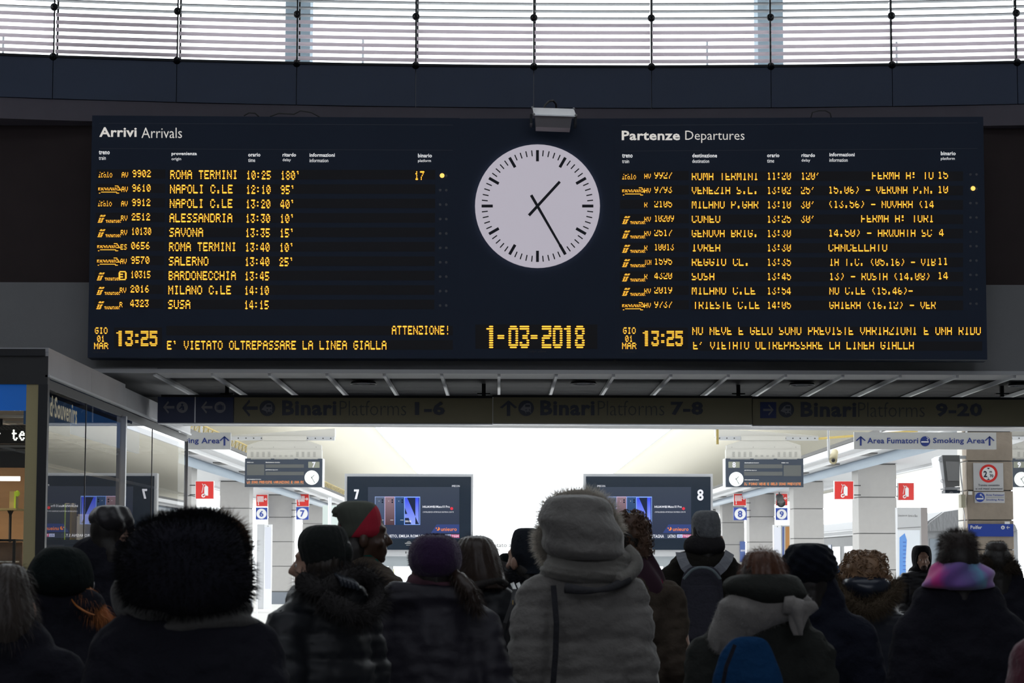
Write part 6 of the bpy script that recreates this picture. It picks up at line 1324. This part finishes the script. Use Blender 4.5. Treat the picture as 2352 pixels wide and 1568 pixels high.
# M knit hat man with backpack
Y = 13.0; t, s, X = person(1621, 1178, Y, 'man in grey knitted hat and dark coat wearing a grey backpack')
part([(1172, 1608, 1634), (1176, 1597, 1646), (1190, 1589, 1653), (1212, 1588, 1655), (1232, 1591, 1654), (1240, 1597, 1648)], Y, fabric('speckled grey knit', (.16, .17, .18), var=.5, scale=60, sheen=.3), 'knitted_hat', t, 1.15, 0, lambda p, a: .003 * math.sin(30 * a) * math.sin(p.z * 500))
part([(1230, 1588, 1652), (1240, 1575, 1662), (1256, 1570, 1666), (1268, 1576, 1660), (1278, 1590, 1645)], Y, fabric('dark hood wool', (.03, .028, .03)), 'hood', t, .85, 0, soft(.008))
coat(t, s, X, Y, [(1262, 1580, 1660), (1272, 1556, 1682), (1292, 1538, 1696), (1340, 1532, 1704), (1400, 1531, 1702), (1450, 1534, 1698), (1568, 1534, 1700)], fabric('olive black coat', (.022, .02, .017)), 'coat', 1.1, .6, seed=13)
bp = thing('backpack', at(1612, 1492, Y - .3), 'dark grey rounded backpack on the man in the knitted hat', 'backpack'); Mbp = fabric('slate backpack cloth', (.05, .05, .065))
part([(1300, 1594, 1632), (1306, 1580, 1644), (1325, 1567, 1656), (1370, 1562, 1662), (1440, 1558, 1664), (1480, 1566, 1656), (1492, 1585, 1640)], Y - .30, Mbp, 'main_body', bp, .32, 0, soft(.004)); part([(1345, 1580, 1646), (1380, 1574, 1652), (1440, 1574, 1652), (1468, 1582, 1644)], Y - .42, Mbp, 'front_pocket', bp, .2)
path_tube([(1570, 1330, -.42), (1590, 1309, -.43), (1612, 1303, -.43), (1636, 1309, -.43), (1655, 1330, -.42)], Y, [.008, .008], fabric('light piping', (.2, .24, .26)), 'piping', bp, 8)
for pts in ([(1563, 1268, -.05), (1566, 1282, -.16), (1574, 1300, -.24), (1590, 1318, -.26)], [(1676, 1268, -.05), (1672, 1282, -.16), (1660, 1300, -.24), (1640, 1318, -.26)]): strap(pts, Y, .055, fabric('light strap', (.22, .23, .26)), 'shoulder_strap', bp, .012)
# O dark beret
Y = 8.8; t, s, X = person(1858, 1256, Y, 'person in bulky black knitted beret and black coat')
part([(1247, 1840, 1876), (1253, 1814, 1898), (1272, 1801, 1912), (1298, 1798, 1920), (1322, 1804, 1916), (1338, 1818, 1898), (1346, 1832, 1885)], Y, fabric('navy black knit', (.007, .009, .015), sheen=.05), 'beret', t, 1.0, 0, lambda p, a: .007 * math.sin(9 * a + p.z * 40) * math.cos(p.z * 130) + .004 * NV(p, (16, 16, 16)))
coat(t, s, X, Y, [(1338, 1822, 1896), (1350, 1808, 1920), (1366, 1798, 1938), (1400, 1792, 1950), (1460, 1792, 1956), (1568, 1790, 1966)], fabric('navy black wool', (.015, .017, .028)), 'coat', 1.08, .62, seed=14, extra=lambda m: m.cap(at(1835, 1356, Y), at(1890, 1356, Y), .07, .07))
# U small far person
Y = 21; t, s, X = person(1927, 1304, Y, 'small distant person in blue cap between the beret and the curly hair'); 
part([(1299, 1920, 1934), (1303, 1914, 1940), (1312, 1912, 1941), (1318, 1915, 1939)], Y, fabric('blue cap', (.08, .15, .28)), 'cap', t, 1.1); coat(t, s, X, Y, [(1322, 1915, 1938), (1328, 1906, 1946), (1345, 1902, 1950), (1568, 1900, 1952)], fabric('teal jacket', (.06, .2, .25)), 'jacket', .9, seed=15, voxel=.025)
# P curly fair hair, navy puffer with fur trim
Y = 10.2; t, s, X = person(1987, 1281, Y, 'person with curly light brown hair in navy puffer with fur trimmed hood')
fh = mat('curly fair hair', (.26, .15, .08), .5, var=.4, scale=25); mb, o = part([(1271, 1962, 2008), (1277, 1947, 2022), (1292, 1939, 2032), (1312, 1935, 2038), (1332, 1932, 2042), (1342, 1940, 2034)], Y, fh, 'hair', t, 1.0, 0, lambda p, a: .014 * NV(p, (22, 22, 22)) + .006 * NV(p, (60, 60, 60))); curls(mb, 420, fh, t, .013)
part([(1322, 1952, 2022), (1330, 1936, 2038), (1344, 1930, 2046), (1360, 1934, 2044), (1374, 1950, 2028)], Y - .05, mat('glossy navy nylon', (.018, .024, .04), .25), 'hood', t, .8, 0, lambda p, a: .008 * NV(p, (14, 14, 20)))
ff = fabric('brown fox fur', (.10, .075, .05)); mb, o = path_tube([(1932, 1345, -.02), (1942, 1370, -.12), (1965, 1390, -.18), (1995, 1398, -.2), (2028, 1386, -.17), (2048, 1362, -.1), (2056, 1342, 0)], Y, [.032, .026], ff, 'fur_trim', t, 14, .006); fur(mb, 5000, .042, .0016, ff, 'trim_fur', t, .3, .6)
coat(t, s, X, Y, [(1345, 1948, 2030), (1358, 1934, 2046), (1380, 1930, 2054), (1420, 1930, 2054), (1470, 1932, 2046), (1520, 1928, 2054), (1568, 1926, 2062)], mat('navy puffer nylon', (.014, .017, .03), .4), 'puffer_coat', 1.08, .62, quilt=.09, seed=16)
# Q man with hood facing camera, pushing a trolley
Y = 24.0; t, s, X = person(2118, 1256, Y, 'hooded man facing the camera, gripping a luggage trolley', 'h', 'light', -1)
hq = MB(); loft([(1252, 2106, 2130), (1256, 2099, 2137), (1270, 2095, 2141), (1290, 2096, 2141), (1306, 2101, 2137)], Y, 1.15, .035, 26, .012, mb=hq); loft([(1303, 2092, 2146), (1312, 2086, 2150), (1322, 2092, 2144)], Y, .7, .02, 24, .02, mb=hq)
r = remesh(hq, .012, 2, None)
ax = X; fz = 1.585 * s
for i, v in enumerate(r.v):                       # open the hood around the face
    dx = (v.x - ax) / .062; dz_ = (v.z - fz) / .098; q = dx * dx + dz_ * dz_
    if q < 1 and v.y < Y: r.v[i] = Vector((v.x, v.y + .11 * (1 - q) ** .5, v.z))
r.build('hood', fabric('black hood cotton', (.018, .018, .02)), t, smooth=True)
MB().torus((X, Y - .055, fz), .075, .012, 'Y', 28, 8, Matrix.Diagonal((.92, 1, 1.32)).to_3x3()).build('hood_rim', MATS['black hood cotton'], t, smooth=True)
MB().ell((X, Y - .09 * s, 1.52 * s), (.035, .025, .028), nu=14, nv=8).build('beard', mat('dark stubble', (.05, .03, .022), .8), t, smooth=True)
sl = -1; wr = lambda sd: Vector((X - .17 * sd * s, Y - .30 * s, .99 * s))
hold = {}
for sd in (1, -1): hold[sd] = [(X + .18 * sd * s, Y + .01, 1.38 * s), (X + .25 * sd * s, Y - .08 * s, 1.16 * s), (X + .175 * sd * s, Y - .285 * s, 1.00 * s)]
coat(t, s, X, Y, [(1304, 2104, 2134), (1312, 2088, 2150), (1322, 2080, 2158), (1350, 2078, 2160), (1400, 2080, 2158), (1440, 2078, 2160)], mat('black padded nylon', (.02, .02, .026), .45), 'padded_jacket', 1.0, .62, quilt=.07, hold=hold, voxel=.016, seed=17, hem=.85)
tr_ = thing('luggage_trolley', (X - .1, Y - .75, 0), 'wire luggage trolley held by the hooded man', 'trolley'); hz = .985 * s; hyy = Y - .375 * s
MB().tube([(X - .42, hyy, hz), (X + .32, hyy, hz)], .012, 8).build('handle_bar', M_steel, tr_, smooth=True)
for dx in (-.40, -.30, .18, .30): MB().tube([(X + dx, hyy, hz), (X + dx, hyy - .08, .22)], .009, 6).build('upright', M_steel, tr_, smooth=True)
MB().box((X - .42, hyy - 1.0, .18), (X + .32, hyy - .05, .24)).build('deck', M_black, tr_); MB().box((X - .42, hyy - .95, .24), (X + .32, hyy - .12, .64)).build('basket', mat('dark crate', (.05, .05, .06), .5), tr_)
for dx in (-.36, .26):
    for dy in (-.9, -.15): MB().tube([(X + dx - .02, hyy + dy, .075), (X + dx + .02, hyy + dy, .075)], .075, 16).build('wheel', M_black, tr_); MB().tube([(X + dx, hyy + dy, .075), (X + dx, hyy + dy, .19)], .012, 6).build('caster_fork', M_steel, tr_)
# S short haired man, right
Y = 10.8; t, s, X = person(2287, 1249, Y, 'man with short dark hair in dark coat with furry hood, far right')
mb, o = part([(1244, 2276, 2300), (1248, 2266, 2308), (1262, 2262, 2312), (1276, 2264, 2311), (1286, 2270, 2306)], Y, mat('short dark hair', (.035, .028, .024), .5, var=.3, scale=40), 'hair', t, 1.15, -.004, soft(.004, (30, 30, 30))); fur(mb, 1500, .01, .001, MATS['short dark hair'], 'hair_ends', t, .2, .6)
bf = fabric('brown black fur', (.05, .038, .028)); mb, o = part([(1278, 2252, 2312), (1288, 2246, 2324), (1302, 2250, 2336), (1318, 2264, 2332)], Y, bf, 'furry_hood', t, .8, -.03, soft(.01, (14, 14, 14))); fur(mb, 3000, .03, .0016, bf, 'hood_fur', t, .2, .6)
coat(t, s, X, Y, [(1290, 2258, 2322), (1302, 2246, 2340), (1325, 2240, 2354), (1370, 2236, 2364), (1568, 2232, 2372)], BLK, 'coat', 1.1, .62, seed=18)
# R fluffy dark hair with pink, purple and blue scarf
Y = 8.2; t, s, X = person(2199, 1229, Y, 'person with fluffy dark hair and bright purple, pink and blue scarf')
mb, o = part([(1221, 2186, 2218), (1227, 2168, 2230), (1244, 2158, 2237), (1270, 2155, 2240), (1295, 2155, 2243), (1312, 2165, 2235)], Y, mat('fluffy dark hair', (.035, .024, .02), .6, var=.3, scale=30), 'hair', t, 1.05, 0, soft(.008, (16, 16, 16))); fur(mb, 4500, .028, .001, MATS['fluffy dark hair'], 'loose_strands', t, .6, .6)
Ms = bpy.data.materials.new('purple pink blue wool'); Ms.use_nodes = True; nt = Ms.node_tree; bs = nt.nodes['Principled BSDF']; bs.inputs['Roughness'].default_value = .9; bs.inputs['Sheen Weight'].default_value = .4
tc = nt.nodes.new('ShaderNodeTexCoord'); sx = nt.nodes.new('ShaderNodeSeparateXYZ'); nz = nt.nodes.new('ShaderNodeTexNoise'); nz.inputs['Scale'].default_value = 9; nt.links.new(tc.outputs['Object'], nz.inputs[0]); nt.links.new(tc.outputs['Generated'], sx.inputs[0])
ad = nt.nodes.new('ShaderNodeMath'); ad.operation = 'MULTIPLY_ADD'; ad.inputs[1].default_value = .35; nt.links.new(nz.outputs['Fac'], ad.inputs[0]); nt.links.new(sx.outputs[0], ad.inputs[2]); rp_ = nt.nodes.new('ShaderNodeValToRGB'); nt.links.new(ad.outputs[0], rp_.inputs[0])
cr_ = rp_.color_ramp; cr_.elements[0].position = .17; cr_.elements[0].color = (.30, .12, .50, 1); cr_.elements[1].position = 1.05; cr_.elements[1].color = (.30, .14, .48, 1)
for ps, cl in ((.26, (.75, .05, .32, 1)), (.36, (.70, .04, .34, 1)), (.47, (.20, .09, .38, 1)), (.78, (.12, .10, .30, 1)), (.92, (.14, .36, .55, 1))): q = cr_.elements.new(ps); q.color = cl
nt.links.new(rp_.outputs[0], bs.inputs['Base Color'])
part([(1286, 2158, 2242), (1298, 2138, 2262), (1316, 2124, 2276), (1334, 2116, 2284), (1346, 2118, 2284), (1354, 2150, 2260)], Y, Ms, 'scarf', t, .95, -.02, lambda p, a: .010 * math.sin(p.z * 70 - p.x * 45 + 1.5 * math.sin(a)) + .005 * NV(p, (14, 14, 14)))
coat(t, s, X, Y, [(1340, 2130, 2270), (1352, 2108, 2292), (1372, 2096, 2306), (1410, 2088, 2318), (1460, 2084, 2326), (1520, 2082, 2328), (1568, 2086, 2326)], BLK, 'coat', 1.05, .64, seed=19, tight=.045)
# N brown hair, hood down, white scarf, blue backpack
Y = 7.6; t, s, X = person(1746, 1270, Y, 'person with auburn hair, dark hood down and ragged white scarf')
ah = mat('auburn hair', (.11, .042, .02), .4, var=.35, scale=30, stretch=(1, 1, .1)); mb, o = part([(1263, 1734, 1768), (1268, 1716, 1784), (1286, 1706, 1796), (1315, 1700, 1802), (1340, 1698, 1806), (1352, 1712, 1790)], Y, ah, 'hair', t, 1.05, 0, strands()); fur(mb, 2000, .03, .001, ah, 'loose_strands', t, 1, .35)
oh = fabric('olive black canvas', (.028, .03, .027), .7)
part([(1318, 1700, 1806), (1324, 1676, 1828), (1336, 1662, 1841), (1354, 1659, 1845), (1374, 1672, 1838), (1392, 1698, 1806), (1402, 1728, 1778)], Y, oh, 'hood', t, .62, -.07, lambda p, a: .010 * math.sin(p.z * 48 + a) + .006 * NV(p, (12, 12, 12)))
Mrs = fabric('white mohair', (.25, .235, .22), sheen=.4, var=.15, scale=20)
rag = lambda p, a: .012 * NV(p, (16, 16, 8)) + .008 * math.sin(p.z * 40 + a * 3) + .004 * NV(p, (50, 50, 20))
mb, o = part([(1362, 1672, 1838), (1380, 1648, 1852), (1400, 1638, 1846), (1425, 1634, 1800), (1448, 1628, 1748), (1468, 1622, 1706), (1486, 1628, 1672), (1494, 1640, 1656)], Y, Mrs, 'scarf', t, .5, -.09, rag, dmax=.13); fur(mb, 2500, .012, .0012, Mrs, 'scarf_fuzz', t, .3, .8)
mb, o = part([(1378, 1800, 1850), (1395, 1796, 1858), (1412, 1802, 1840), (1434, 1808, 1834), (1455, 1814, 1828)], Y, Mrs, 'scarf_end', t, .6, -.16, rag)
path_tube([(1800, 1385, -.16), (1830, 1390, -.16), (1856, 1402, -.15)], Y, [.030, .022, .012], Mrs, 'scarf_corner', t, 12, .005)
coat(t, s, X, Y, [(1372, 1680, 1830), (1392, 1655, 1846), (1420, 1634, 1856), (1460, 1618, 1864), (1510, 1608, 1870), (1568, 1604, 1874)], oh, 'coat', 1.1, .62, seed=20, fold=.008, tight=.03)
bp = thing('backpack', at(1715, 1700, Y - .32), 'blue fabric backpack under the ragged white scarf', 'backpack')
part([(1462, 1698, 1740), (1470, 1678, 1760), (1500, 1656, 1778), (1540, 1644, 1790), (1600, 1634, 1802), (1720, 1630, 1806), (1760, 1650, 1786)], Y - .30, fabric('blue backpack cloth', (.008, .05, .14), .7, var=.2, scale=8), 'main_body', bp, .38, 0, lambda p, a: .008 * NV(p, (6, 6, 14))); strap([(1688, 1480, -.42), (1668, 1530, -.45), (1655, 1600, -.46)], Y, .012, BLK, 'zip_band', bp, .004)
# T burgundy sleeve at the right edge
Y = 6.2; t, s, X = person(2532, 1232, Y, 'person in burgundy coat, only the sleeve showing at the right edge')
part([(1226, 2528, 2563), (1234, 2503, 2587), (1262, 2485, 2603), (1310, 2481, 2608), (1370, 2493, 2598)], Y, hb, 'hair', t, 1.05, 0, strands()); coat(t, s, X, Y, [(1378, 2503, 2588), (1395, 2468, 2623), (1430, 2443, 2648), (1480, 2438, 2653), (1568, 2438, 2653)], fabric('burgundy wool', (.10, .025, .04), sheen=.3), 'coat', 1.1, .62, seed=21)
t = thing('yellow_pole', (at(893, 1390, 9.45).x, 9.45, 0), 'thin yellow pole with dark tip between the brown coat and the purple beanie', 'pole')
a = at(871, 1340, 9.45); MB().tube([Vector((a.x + .34, 9.45, 0)), a], .006, 8).build('shaft', mat('yellow pole paint', (.5, .38, .03), .5), t, smooth=True); MB().tube([a, a + Vector((-.004, 0, .014))], .0075, 8).build('tip', BLK, t)
bpy.data.scenes.remove(TMP)
